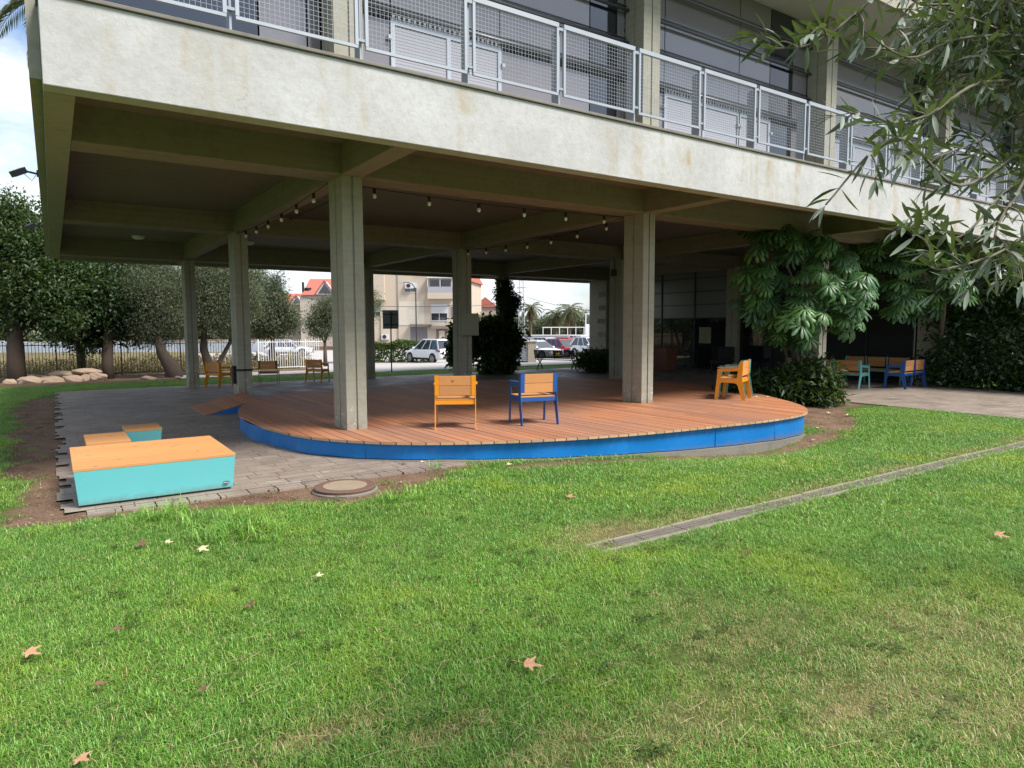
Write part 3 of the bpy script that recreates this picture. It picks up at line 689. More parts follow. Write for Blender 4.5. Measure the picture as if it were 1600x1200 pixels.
def make_seat(name,label,cat,W,fm,wm,sections=1,group=None):
    t=thing(name,label,cat,group=group); h=W/2
    side_frame(-h).build('side_frame',fm,t); side_frame(h).build('side_frame',fm,t)
    if sections>1:
        for k in range(1,sections):
            x=-h+W*k/sections; q=MB(); q.box(x-.02,x+.02,-.285,-.24,.38,.80) ; q.box(x-.02,x+.02,-.20,-.16,0,.38); q.build('mid_post',fm,t)
    q=MB(); q.box(-h+.007,h-.007,-.248,-.240,.365,.425); q.build('apron',fm,t); q=MB(); q.box(-h+.007,h-.007,.215,.223,.365,.425); q.build('apron',fm,t)
    q=MB()
    for k in range(4): q.box(-h+.012,h-.012,-.235+k*.115,-.235+k*.115+.11,.427,.450)
    q.build('seat',wm,t,bevel=.003)
    q=MB(); xs_=np.linspace(-h+.0,h-.0,sections+1)
    for xa,xb in zip(xs_[:-1],xs_[1:]):
        for z0,z1 in ((.50,.643),(.648,.79)):
            ya=lambda z:-.245-(z-.5)*.05
            a_,b_=xa+.062,xb-.062
            q.hexa([(a_,ya(z0)-.010,z0),(b_,ya(z0)-.010,z0),(b_,ya(z0)+.016,z0),(a_,ya(z0)+.016,z0),(a_,ya(z1)-.010,z1),(b_,ya(z1)-.010,z1),(b_,ya(z1)+.016,z1),(a_,ya(z1)+.016,z1)])
    q.build('backrest',wm,t,bevel=.003)
    return t
def place(t,x,y,rz,z=None): t.location=(x,y,h1(x,y)+.022 if z is None else z); t.rotation_euler=(0,0,rz); return t
GC='painted steel and wood armchairs'
G0=lambda px,py:at(px,py,ZD)
c1=place(make_seat('armchair','yellow armchair with wooden back, seen from behind near the front edge of the deck','chair',.60,M['orange'],M['pine_x'],group=GC),1.36,-.84,R(-31),ZD+.001)
c2=place(make_seat('armchair','blue armchair with wooden back, beside the yellow one at the front of the deck','chair',.60,M['bluef'],M['pine_x'],group=GC),2.56,-1.18,R(-14),ZD+.001)
c3=place(make_seat('armchair','orange armchair seen from the side on the deck, in front of a teal one','chair',.60,M['orange'],M['pine_y'],group=GC),8.03,-.72,R(25),ZD+.001)
c4=place(make_seat('armchair','teal armchair half hidden behind the orange one at the right of the deck','chair',.60,M['tealf'],M['pine_y'],group=GC),8.42,-.46,R(24),ZD+.001)
c5=place(make_seat('armchair','orange armchair on the paving between two left rear columns','chair',.62,M['orange'],M['pine_x'],group=GC),.72,13.6,R(-62))
c6=place(make_seat('armchair','brown backed chair seen straight from behind on the rear paving, left of the other','chair',.60,M['brownf'],M['pine_x'],group=GC),2.32,13.75,R(-22))
c7=place(make_seat('armchair','dark orange armchair on the rear paving just left of the big front column','chair',.60,M['orange'],M['pine_x'],group=GC),3.95,13.65,R(-50))
GB='long wood and steel benches by the right column'
b1=place(make_seat('bench','teal framed wooden bench next to the white column, its back to the camera','bench',2.3,M['tealf'],M['pine_y'],3,group=GB),15.25,1.55,R(-90))
b2=place(make_seat('bench','long wooden bench at the back of the group against the dark glass','bench',1.95,M['tealf'],M['pine_y'],3,group=GB),17.4,1.35,R(90))
b3=place(make_seat('bench','blue framed two seat wooden bench beside the hedge','bench',1.3,M['bluef'],M['pine_x'],2,group=GB),16.55,-.05,R(3))
# black park bench
def black_bench(label,x,y,rz,Ln):
    t=thing('metal_bench',label,'bench',group='black perforated metal benches'); h=Ln/2
    for x_ in (-h+.12,h-.12):
        q=MB()
        q.tube([(x_,-.30,.0),(x_,-.14,.20),(x_,.05,.34),(x_,.26,.42)],[.03,.026,.026,.03],8); q.tube([(x_,.28,.0),(x_,.16,.2),(x_,-.08,.36),(x_,-.24,.46),(x_,-.38,.86)],[.03,.026,.026,.024,.02],8)
        q.tube([(x_,-.30,.62),(x_,-.1,.64),(x_,.16,.66),(x_,.27,.58),(x_,.25,.43)],.02,8); q.build('cast_leg',M['dark'],t,smooth=True)
    q=MB(); q.box(-h,h,-.22,-.19,.41,.44); q.box(-h,h,.25,.28,.40,.43)
    for k in range(11): q.box(-h,h,-.185+k*.039,-.185+k*.039+.034,.425,.432)
    q.build('seat',M['dark'],t)
    q=MB()
    for z_ in (.50,.86): q.bar((-h,-.24-(z_-.46)*.35,z_),(h,-.24-(z_-.46)*.35,z_),.03,.035)
    for x_ in (-h,0,h): q.bar((x_,-.245,.48),(x_,-.385,.88),.035,.03)
    n=int(Ln/.03)
    for k in range(n): 
        x_=-h+(k+.5)*Ln/n; q.bar((x_,-.258,.51),(x_,-.378,.85),.024,.006)
    q.build('backrest',M['dark'],t)
    return place(t,x,y,rz)
black_bench('black metal bench with slatted back on the pale paving, left of the dark bush',15.2,14.5,R(-60),1.9)
black_bench('black metal bench half hidden behind the dark bush, with curved armrest showing',17.0,13.4,R(-70),1.5)
# ---------------- block seats
def block(name,label,x0,x1,y0,y1,h,mat,n,badge=False,inset=.03):
    cx_,cy_=(x0+x1)/2,(y0+y1)/2; t=thing(name,label,'block seat',(cx_,cy_,.022),group='low box seats with wooden tops'); hx,hy=(x1-x0)/2,(y1-y0)/2
    q=MB(); q.box(-hx+inset*2,hx-inset*2,-hy+inset*2,hy-inset*2,0,.035); q.build('plinth',M['dark'],t)
    q=MB(); q.hexa([(-hx+inset,-hy+inset,.022),(hx-inset,-hy+inset,.022),(hx-inset,hy-inset,.022),(-hx+inset,hy-inset,.022),(-hx,-hy,h-.032),(hx,-hy,h-.032),(hx,hy,h-.032),(-hx,hy,h-.032)]); q.build('side_panels',mat,t,bevel=.004)
    q=MB(); w_=2*hy/n
    for k in range(n): q.box(-hx-.004,hx+.004,-hy-.004+k*w_+.0015,-hy-.004+(k+1)*w_-.0015+.004*(k==n-1),h-.0315,h)
    q.build('wooden_top',M['pine_x'],t,bevel=.003)
    if badge:
        q=MB(); q.lathe([(1,0),(1,.004)],(0,0,0),24); q.v=[(hx-.10+v[0]*.032,-hy+.012-v[2]-.004,.085+v[1]*.014) for v in q.v]; bo=q.build('badge',M['dark'],t)
        q=MB()
        for k in range(5): q.box(hx-.122+k*.009,hx-.117+k*.009,-hy+.002,-hy+.0035,.080,.090)
        q.build('badge_lettering',M['white'],bo)
block('block_seat','large square box seat with teal sides and plain wooden top at the paving corner',-3.59,-2.09,-2.03,-.55,.40,M['teal'],7,True)
block('block_seat','small low box seat with yellow sides just behind the large teal one',-3.42,-2.96,-.38,.46,.40,M['orange'],4)
block('block_seat','smallest box seat, teal sided, right behind the yellow one',-2.94,-2.50,.60,1.12,.40,M['teal'],4)
# ---------------- manhole, drain
t=thing('manhole','round concrete manhole with tan cover in the bare soil','manhole',(-1.10,-2.72,0))
q=MB(); q.lathe([(.36,-.15),(.355,.02),(.33,.03)],(0,0,0),40); q.build('concrete_ring',M['kerb'],t)
q=MB(); q.lathe([(.33,.025),(.335,.055),(.32,.062),(.24,.062),(.24,.056)],(0,0,0),40); q.build('iron_rim',simple('rusty_rim',(.14,.075,.05),(.09,.055,.045),14,.8,bump=.3),t)
q=MB(); q.lathe([(.238,.03),(.238,.064),(.0,.066)],(0,0,0),40); q.build('cover',simple('tan_concrete_cover',(.30,.23,.155),(.15,.105,.07),6,.9,bump=1.0,bs=14),t)
q=MB(); DY=-5.79; x=-.16
t=thing('drain_channel','long slotted drain channel with pale kerbs cutting diagonally across the lawn','drain',(6,DY,0))
k=MB(); x=-6.16
while x<9.0:
    e_=min(x+1.0,9.0)
    for s in (-1,1): k.box(x+.004,e_-.004,s*.098-.018,s*.098+.018,-.08,.012+random.uniform(0,.008))
    x=e_
k.build('channel_kerb',simple('pale_channel_concrete',(.27,.235,.18),(.19,.165,.125),9,.9,bump=.5),t)
k=MB(); x=-6.14
while x<9.0:
    for j in range(3): k.box(x,x+.49,-.073+j*.052,-.073+j*.052+.038,-.01,.010)
    x+=.5
k.build('grate',simple('grate_brown_metal',(.17,.145,.12),(.11,.09,.075),10,.6),t)
k=MB(); k.box(-6.16,9,-.079,.079,-.07,-.03); k.build('channel_bed',M['black'],t)
# ---------------- objects by the glass wall
t=thing('planter','brown wooden planter box standing against the glass wall','planter',(16.7,9.35,h1(0,9)+.02))
q=MB(); q.box(-.3,.3,-.38,.38,.02,.88); q.build('box_body',simple('brown_board',(.22,.085,.04),(.16,.06,.03),4,.6),t,bevel=.01)
q=MB(); q.box(-.32,.32,-.4,.4,.88,.91); q.build('rim',simple('brown_rim',(.18,.07,.035),(.14,.055,.03),4,.6),t)
t=thing('trolley','white tubular trolley left of the brown planter','trolley',(16.3,10.35,h1(0,10)+.02))
q=MB()
for a_ in (-.25,.25):
    for b_ in (-.45,.45): q.tube([(a_,b_,.08),(a_,b_,.7)],.018,6)
    q.tube([(a_,-.45,.2),(a_,.45,.2)],.015,6); q.tube([(a_,-.45,.68),(a_,.45,.68)],.015,6)
    for k in range(6): q.tube([(a_,-.35+k*.14,.2),(a_,-.35+k*.14,.68)],.009,5)
q.build('frame',M['white'],t); q=MB(); q.box(-.27,.27,-.48,.48,.70,.73); q.build('tray',M['white'],t)
q=MB()
for a_ in (-.25,.25):
    for b_ in (-.45,.45): q.lathe([(.04,-.015),(.04,.015)],(0,0,0),10); q.v[-20:]=[(a_+v[2],b_+v[0],.04+v[1]) for v in q.v[-20:]]
q.build('castors',M['black'],t)
q=MB(); 
for k in range(5): q.bar((-.1,-.28+k*.12,0),(-.12+.03*(k%2),-.26+k*.12,.42),.02,.10)
o=q.build('paper_bundle',simple('white_paper',(.55,.55,.55),(.4,.4,.42),12,.8),None,loc=(16.3,10.15,h1(0,10)+.75)); tag(o,'upright bundle of white printed sheets standing on the trolley','papers')
t=thing('office_chair','black padded chair standing before the glass wall','chair',(16.9,6.7,.03))
q=MB(); q.box(-.3,.3,-.3,.3,.35,.5); q.build('seat',M['black'],t,bevel=.04)
q=MB(); q.box(.2,.34,-.34,.34,.4,1.0); q.build('backrest',M['black'],t,bevel=.06)
q=MB()
for a_ in (-.25,.25):
    for b_ in (-.25,.25): q.tube([(a_,b_,0),(a_,b_,.36)],.02,6)
q.build('leg_frame',M['dark'],t)
# sign seen from the back
sp=at(612,583,-.29); t=thing('street_sign','grey square sign seen from behind on a thin pole at the lawn edge','sign',(sp.x,sp.y,h1(sp.x,sp.y)),R(-30))
q=MB(); q.tube([(0,0,-.1),(0,0,2.75)],.03,8); q.build('pole',M['dark'],t)
q=MB(); q.box(-.36,.34,.034,.042,1.98,2.82); q.build('sign_panel',simple('sign_back_grey',(.13,.135,.145),(.11,.11,.12),3,.5),t,bevel=.003)
q=MB(); q.box(-.3,.3,.02,.033,2.15,2.2); q.box(-.3,.3,.02,.033,2.6,2.65); q.build('bracket',M['dark'],t)
# ---------------- fallen leaves
def maple(sz,curl):
    n=40; vs=[(0,0,.01)];
    for k in range(n):
        a_=2*math.pi*k/n; lobes=[0,1.05,-1.05,2.0,-2.0]; r_=.38
        for lb,am in zip(lobes,(1,.85,.85,.55,.55)):
            d=abs((a_-lb+math.pi)%(2*math.pi)-math.pi); r_=max(r_,am*max(0,1-d*2.0))
        r_=r_*sz*.6; x_,y_=r_*math.cos(a_),r_*math.sin(a_); vs.append((x_,y_,.008+curl*(r_/sz)**2*sz*(1+.6*math.sin(3*a_))+.1*sz*abs(math.sin(a_))))
    q=MB(); q.add(vs,[(0,1+k,1+(k+1)%n) for k in range(n)]); q.tube([(-.2*sz,0,.015),(-.75*sz,.08*sz,.012)],.0015,4); return q
LV_=[(827,1046,.15,'M','big pale brown maple leaf lying at the middle of the near lawn'),(48,1027,.15,'M','pinkish dry leaf standing up at the left edge of the lawn'),(182,991,.10,'D','small yellowish leaf right of the pinkish one'),(221,855,.17,'D','dark curled leaf on the grass near the soil at left'),(262,852,.09,'P','small tan leaf right of the dark curled leaf'),(316,863,.15,'P','pale straw coloured leaf below the long grass tuft'),(392,951,.13,'D','thin brown leaf lying in the left lawn'),(890,777,.15,'M','tan leaf on the lawn in front of the deck'),(1560,841,.17,'M','orange brown leaf at the right edge of the lawn'),(498,905,.08,'P','tiny tan leaf in the middle left lawn'),(155,1078,.09,'D','small brown leaf low in the left lawn'),(318,1085,.09,'D','brown crumpled leaf near the bottom left'),(1325,648,.18,'P','pale leaf at the edge of the planting bed'),(1278,662,.14,'P','tan leaf beside the right end of the deck'),(1270,672,.12,'P','small tan leaf just below the deck end'),(1295,645,.15,'P','yellowish leaf on the soil of the planting bed'),(1165,870,.10,'D','small brown leaf below the drain channel'),(1320,1095,.0,'P',''),(795,725,.12,'P','pale leaf at the foot of the blue skirt'),(630,725,.11,'D','dark curled leaf on the paving in front of the deck'),(660,722,.12,'P','pale flat leaf on the paving before the deck'),(150,640+60,.13,'P','pale leaf on the bare soil by the paving'),(941,615,.13,'Y','yellow leaf lying on the deck left of the right column'),(923,614,.10,'D','dark leaf lying on the deck between chair and right column'),(1182,621,.14,'P','white leaf on the deck right of the orange chair'),(1200,621,.11,'P','small white leaf near the right rim of the deck'),(128,1196,.12,'M','dry leaf cut by the bottom edge of the picture')]
M['dryleafy']=simple('yellow_leaf_skin',(.55,.30,.03),(.45,.2,.03),25,.7)
mm_={'M':'dryleaf','D':'dryleafd','P':'dryleafp','Y':'dryleafy'}; M['dryleafd']=simple('brown_leaf_skin',(.17,.085,.05),(.12,.055,.035),25,.8)
for px,py,sz,k,lb in LV_:
    if sz==0: continue
    z=0
    if 900<px<1230 and py<630: z=ZD
    p_=at(px,py,z if z else .03)
    zz_=ZD+.004 if z else h1(p_.x,p_.y)+(.03 if py>730 else .02)
    q=maple(sz*.85,.35 if k=='D' else .12); o=q.build('dry_leaf',M[mm_[k]],None,loc=(p_.x,p_.y,zz_+(.02 if py>820 else 0))); o.rotation_euler=(R(random.uniform(4,22)),R(random.uniform(-8,8)),random.uniform(-.9,.9)-YAW); tag(o,lb,'leaf','fallen dry leaves')
# ---------------- vegetation helpers
def rndu(n): 
    v=rng.normal(size=(n,3)); return v/np.linalg.norm(v,axis=1,keepdims=True)
def leaves(name,C,Dr,Nr,Ln,Wd,mat,parent=None,rnd=None,fold=.15):
    """diamond leaves with a fold along the midrib; C base points"""
    n=len(C); Dr=Dr/np.linalg.norm(Dr,axis=1,keepdims=True); Sd=np.cross(Dr,Nr); Sd/=np.linalg.norm(Sd,axis=1,keepdims=True)+1e-9; Up=np.cross(Sd,Dr)
    Ln=np.broadcast_to(Ln,(n,))[:,None]; Wd=np.broadcast_to(Wd,(n,))[:,None]
    tip=C+Dr*Ln-Up*Ln*.12; mid=C+Dr*Ln*.5
    l=mid+Sd*Wd/2+Up*Wd*fold; r_=mid-Sd*Wd/2+Up*Wd*fold
    V=np.stack([C,r_,tip,l],1).reshape(-1,3); i=np.arange(n)*4
    Q=np.concatenate([np.stack([i,i+1,i+2],1),np.stack([i,i+2,i+3],1)])
    rn=rng.random(n) if rnd is None else rnd
    return mesh_np(name,V,Q,mat,parent,rnd=np.concatenate([rn,rn]))
def clump_points(blobs,nclump,nper,spread):
    """blobs: (cx,cy,cz,rx,ry,rz); clumps near the surface of the blobs, leaves around each clump"""
    vol=np.array([b_[3]*b_[4]*b_[5] for b_ in blobs])**.7; pr=vol/vol.sum(); idx=rng.choice(len(blobs),nclump,p=pr); B_=np.array(blobs)[idx]
    u=rndu(nclump); rad=rng.random(nclump)**.35
    cc_=B_[:,:3]+u*B_[:,3:]*rad[:,None]
    tone=rng.random(nclump)
    C=np.repeat(cc_,nper,0)+rng.normal(size=(nclump*nper,3))*spread; out=np.repeat(u,nper,0); 
    return C,out,np.repeat(tone,nper)
def tree(name,label,cat,x,y,blobs,trunk,leaf,lsize,nclump,nper,bark='bark',group=None,spread=.22,z=None,asp=.5,limbs=True):
    z0=h1(x,y) if z is None else z
    t=thing(name,label,cat,(x,y,z0),group=group)
    q=MB(); tops=[]
    for pts,r0,r1 in trunk:
        n=len(pts); q.tube([Vector(p_) for p_ in pts],[r0+(r1-r0)*k/(n-1) for k in range(n)],9); tops.append(pts[-1])
    if limbs:
        for b_ in blobs:
            tp=min(tops,key=lambda p_:(p_[0]-b_[0])**2+(p_[1]-b_[1])**2+(p_[2]-b_[2])**2); a_=Vector(tp)*.96; c_=Vector(b_[:3])
            if (c_-a_).length>.3:
                mid=a_.lerp(c_,.5)+Vector((random.uniform(-.2,.2),random.uniform(-.2,.2),.15)); r_=trunk[0][2]*.6
                q.tube([a_,mid,c_],[r_,r_*.7,r_*.35],6)
                for _ in range(4):
                    u=rndu(1)[0]; u[2]=abs(u[2])*.6; e_=c_+Vector((u[0]*b_[3]*.8,u[1]*b_[4]*.8,u[2]*b_[5]*.8)); q.tube([mid.lerp(c_,random.random()),e_],[r_*.35,r_*.12],5)
    q.build('trunk',M[bark],t,smooth=True)
    C,o_,tone=clump_points(blobs,nclump,nper,spread); n=len(C)
    d=rndu(n)+o_*.5+np.array([0,0,-.15]); nr=rndu(n)+np.array([0,0,1.2])
    leaves('crown',C,d,nr,lsize*(.6+.8*rng.random(n)),lsize*asp*(.7+.6*rng.random(n)),M[leaf],t,rnd=np.clip(.65*tone+.35*rng.random(n),0,1))
    return t
# ---------------- trees on the left
def rel(px,py,dist,x,y): p_=atd(px,py,dist); return (p_.x-x,p_.y-y,p_.z-h1(x,y))
def blob(px,py,dist,rpx,rpy,x,y,dd=None):
    p_=rel(px,py,dist,x,y); k=dist/F; return (*p_,rpx*k,(dd or rpx*.8)*k,rpy*k)
def tpt(px,py,dist,x,y): return rel(px,py,dist,x,y)
def base(px,py,dist): p_=atd(px,py,dist); return p_.x,p_.y
GT='trees along the left fence'
D1=27.; x,y=base(25,585,D1)
tree('street_tree','tall broad leaved tree at the left edge with a thick straight trunk','tree',x,y,[blob(15,350,D1,38,45,x,y),blob(55,395,D1,40,42,x,y),blob(5,440,D1,40,45,x,y),blob(70,450,D1,48,42,x,y),blob(15,495,D1,32,22,x,y),blob(-40,400,D1,45,70,x,y),blob(110,440,D1+1,38,32,x,y),blob(95,500,D1,26,20,x,y),blob(100,345,D1+2,26,30,x,y)],
 [([(0,0,-.2),(.02,0,1),(.05,0,2),(-.1,.1,3.4),(-.2,.1,5)],.36,.16)],'leaf_ficus',.17,1500,30,group=GT,spread=.26)
D2=29.; x,y=base(168,582,D2)
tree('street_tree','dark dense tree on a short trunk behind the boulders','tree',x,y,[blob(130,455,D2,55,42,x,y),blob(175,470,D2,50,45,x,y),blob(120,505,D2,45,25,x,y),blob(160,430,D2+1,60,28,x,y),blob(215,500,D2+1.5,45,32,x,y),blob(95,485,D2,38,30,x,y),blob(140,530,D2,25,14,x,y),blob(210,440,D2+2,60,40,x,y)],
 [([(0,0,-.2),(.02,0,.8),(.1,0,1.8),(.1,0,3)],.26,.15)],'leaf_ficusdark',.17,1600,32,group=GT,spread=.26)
D3=29.5; x,y=base(268,577,D3)
tree('olive_tree','grey green olive tree with a leaning trunk, left of the first rear column','tree',x,y,[blob(225,455,D3,45,38,x,y),blob(205,480,D3,32,36,x,y),blob(255,480,D3,38,45,x,y),blob(240,515,D3,38,18,x,y),blob(262,440,D3+1,32,28,x,y),blob(295,480,D3+1,28,45,x,y)],
 [([(.1,0,-.2),(.05,0,.35),(-.35,0,1.1),(-.5,0,1.9)],.42,.13)],'leaf_olive',.10,1500,40,group=GT,spread=.2,asp=.3)
D4=31.; x,y=base(325,572,D4)
tree('olive_tree','dark forked olive tree between the two left rear columns','tree',x,y,[blob(325,450,D4,38,40,x,y),blob(345,490,D4,40,36,x,y),blob(305,490,D4,28,36,x,y),blob(330,420,D4+1,45,28,x,y),blob(375,470,D4+.5,32,45,x,y)],
 [([(.15,0,-.2),(.05,0,.4),(-.15,0,1.2),(-.1,0,2.2)],.26,.12),([(.2,0,0),(.5,0,.6),(1.0,0,1.5),(1.2,0,2.3)],.12,.07)],'leaf_olive',.11,1300,36,group=GT,spread=.22,asp=.35)
D5=40.; x,y=base(425,545,D5)
tree('olive_tree','conical grey olive tree rising in front of the red roofed houses','tree',x,y,[blob(400,500,D5,34,24,x,y),blob(430,495,D5,32,28,x,y),blob(428,470,D5,22,26,x,y),blob(430,445,D5,11,24,x,y),blob(455,500,D5,14,16,x,y),blob(395,450,D5+2,24,36,x,y),blob(372,480,D5+2,24,40,x,y)],
 [([(0,0,-.2),(.0,0,1),(.1,0,2.6)],.22,.1)],'leaf_olive',.15,1100,34,group=GT,spread=.24,asp=.35)
D6=46.; x,y=base(508,548,D6)
tree('olive_tree','small round pale olive tree beyond the fence, just left of the front column','tree',x,y,[blob(506,497,D6,22,26,x,y),blob(520,480,D6,18,16,x,y),blob(495,510,D6,16,14,x,y)],
 [([(0,0,-.2),(.0,0,1.6)],.16,.1)],'leaf_olive',.15,420,30,spread=.25,asp=.35)
# trees behind the fence filling the gaps (leafy ones right of column)
D7=52.; x,y=base(552,556,D7)
tree('olive_tree','olive tree mostly hidden by the front column, before the apartment block','tree',x,y,[blob(572,480,D7,20,28,x,y),blob(545,500,D7,28,30,x,y)],[([(0,0,-.2),(.0,0,1.8)],.18,.1)],'leaf_olive',.16,350,28,spread=.28,asp=.35)
# a tall palm behind the left corner
DP=32.; x,y=base(128,585,DP)
def palm(name,label,x,y,H,fl,nf,mat,dry=0,z=None,tr=.2,group=None,nl=26,wl=.03):
    t=thing(name,label,'palm tree',(x,y,h1(x,y) if z is None else z),group=group)
    q=MB(); q.tube([(0,0,-.3),(.05,0,H*.4),(0,.05,H*.8),(0,0,H)],[tr*1.25,tr,tr*.9,tr],10); q.build('trunk',M['barkpale'],t,smooth=True)
    C=[];Dd=[];Nn=[];L_=[];rb=MB();C2=[]
    V={0:([],[],[],[]),1:([],[],[],[])}
    for k in range(nf+dry):
        isd=k>=nf; a_=k*2.4+rng.random()*.4; el=(1.2-1.5*((k+.5)/nf)) if not isd else -.7-.5*rng.random(); ln=fl*(.85+.3*rng.random())
        hd=np.array([math.cos(a_),math.sin(a_),0]); p_=np.array([0,0,H]); e_=el; pts=[p_]
        for s in range(10):
            e_-= .13 if not isd else .06; st=hd*math.cos(e_)+np.array([0,0,math.sin(e_)]); p_=p_+st*ln/10; pts.append(p_)
        rb.tube(pts,[.03*(1-i/14) for i in range(11)],4)
        pts=np.array(pts); W_=V[int(isd)]
        for i in range(nl):
            u=(i+2)/(nl+2)*10; i0=min(int(u),9); f=u-i0; c=pts[i0]*(1-f)+pts[i0+1]*f; dr=pts[i0+1]-pts[i0]; dr/=np.linalg.norm(dr); sd=np.cross(dr,[0,0,1]); sd/=np.linalg.norm(sd)+1e-9
            for s in (-1,1):
                W_[0].append(c); W_[1].append(dr*.75+sd*s*.75+np.array([0,0,-.28+.25*rng.random()])); W_[2].append([0,0,1]); W_[3].append(ln*.26*math.sin(math.pi*(.12+.8*(i+1)/(nl+1)))+.05)
    rb.build('frond_ribs',M['barkpale'],t)
    for kk,(mt,nm) in enumerate(((mat,'fronds'),('leaf_palmdry','dry_fronds'))):
        W_=V[kk]
        if W_[0]: leaves(nm,np.array(W_[0]),np.array(W_[1]),np.array(W_[2],float),np.array(W_[3]),wl,M[mt],t)
    return t
palm('palm_tree','tall palm behind the building corner, only its frond tips showing at top left',x,y,17.2,3.3,22,'leaf_palm',16,wl=.06,tr=.15)
# ---------------- boulders
GR='sandstone boulders by the rear lawn'
def boulder(px,py,wpx,hpx,dist,lab,seed):
    p_=atd(px,py,dist); k=dist/F; rs=np.random.default_rng(seed)
    import bmesh
    bm=bmesh.new(); bmesh.ops.create_icosphere(bm,subdivisions=4,radius=1)
    pl=[(rs.normal(size=3),rs.uniform(.62,.9)) for _ in range(9)]
    for v in bm.verts:
        c=np.array(v.co)
        for n_,d_ in pl:
            n1=n_/np.linalg.norm(n_); e_=c@n1-d_
            if e_>0: c=c-n1*e_*.9
        c=c*(1+.05*math.sin(7*c[0]+seed)*math.cos(6*c[1]+2*c[2])+.03*math.sin(15*c[2]+9*c[0]))
        v.co=c
    me=bpy.data.meshes.new('boulder'); bm.to_mesh(me); bm.free(); me.materials.append(M['rock']); me.polygons.foreach_set('use_smooth',[True]*len(me.polygons))
    o=bpy.data.objects.new('boulder',me); link(o); g_=h1(p_.x,p_.y); o.location=(p_.x,p_.y,max(g_,p_.z-hpx*k*.5)); o.scale=(wpx*k*.62,wpx*k*.42,hpx*k*.72); o.rotation_euler=(0,0,-YAW+rs.uniform(-.2,.2)); tag(o,lab,'boulder',GR)
for i,(px,py,w_,h_,d_,lb) in enumerate([(16,598,18,12,26.5,'small boulder leftmost of the pile'),(34,596,12,7,26.6,'smallest pinkish stone beside the leftmost boulder'),(48,595,36,15,26.8,'rounded boulder low in the pile near its left end'),(48,586,46,12,28,'wide pale slab boulder on the upper row left'),(95,581,34,9,28.2,'flat pale boulder in the middle of the upper row'),(135,577,38,8,28.4,'pale flat boulder at the right of the upper row'),(78,593,38,14,27.2,'long boulder in the middle of the lower row'),(112,589,36,14,27.6,'cracked boulder in the lower row under the flat one'),(132,587,20,14,27.8,'narrow upright boulder in the lower row'),(152,585,30,14,28,'angular boulder at the right end of the pile'),(232,588,20,7,28,'single pale stone lying apart on the bare soil'),(278,588,8,4,28,'little pale stone right of the single one, near the column')]): boulder(px,py,w_,h_,d_,lb,i+3)
# ---------------- fences
def fence(name,label,P0,P1,H,step,mat,mat2=None,pstep=2.6,z=None):
    P0=Vector((*P0,0));P1=Vector((*P1,0)); Ln=(P1-P0).length; d=(P1-P0)/Ln; t=thing(name,label,'fence',(P0.x,P0.y,0))
    zf=lambda s:(h1((P0+d*s).x,(P0+d*s).y) if z is None else z)
    r_=MB(); n=int(Ln/2)
    for zz_ in (.12,H-.12):
        for k in range(n): a_=d*(Ln*k/n);b_=d*(Ln*(k+1)/n); r_.bar((a_.x,a_.y,zf(Ln*k/n)+zz_),(b_.x,b_.y,zf(Ln*(k+1)/n)+zz_),.03,.04)
    r_.build('rails',mat,t)
    p_=MB(); k=0
    for k in range(int(Ln/step)):
        s=k*step; a_=d*s; p_.box(a_.x-.012,a_.x+.012,a_.y-.012,a_.y+.012,zf(s)+.08,zf(s)+H)
    o=p_.build('pickets',mat,t); o['kind']='stuff'
    for k in range(int(Ln/pstep)+1):
        s=min(k*pstep,Ln); a_=d*s; q=MB(); q.box(a_.x-.03,a_.x+.03,a_.y-.03,a_.y+.03,zf(s)-.1,zf(s)+H+.04); q.build('post',mat2 or mat,t)
    return t
fence('picket_fence','rusty brown metal bar fence behind the trees on the left',(-14,27.4),(5.2,27.9),1.62,.13,simple('weathered_fence_paint',(.13,.105,.085),(.085,.065,.05),3,.7))
fence('picket_fence','white metal bar fence right of the forked olive, behind the chairs',(5.4,27.9),(9.0,28.2),1.62,.13,M['white'])
# scrub beyond the fence
def scrub(name,label,x0,x1,y0,y1,n,h,mat,size,kind='stuff',zb=None):
    C=np.stack([rng.uniform(x0,x1,n),rng.uniform(y0,y1,n),np.zeros(n)],1); C[:,2]=hz(C[:,0],C[:,1]); 
    hh=h*(.25+.75*np.abs(np.sin(C[:,0]*.9+1.3*np.sin(C[:,1]*.7))))
    C[:,2]+=rng.random(n)**1.3*hh
    o=leaves(name,C,rndu(n)+np.array([0,0,.7]),rndu(n)+np.array([0,0,.5]),size*(.5+rng.random(n)),size*.25,M[mat]); tag(o,label,'scrub',kind=kind); return o
M['leaf_dryg']=leafmat('dry_scrub_leaves',(.13,.085,.045),(.33,.25,.14))
scrub('dry_scrub','dry brown scrub growing beyond the left fence',-16,9,28.6,36,26000,.9,'leaf_dryg',.22)
scrub('green_scrub','green weeds scattered among the dry scrub',-16,9,29.5,37,6000,.9,'leaf_hedge',.2)
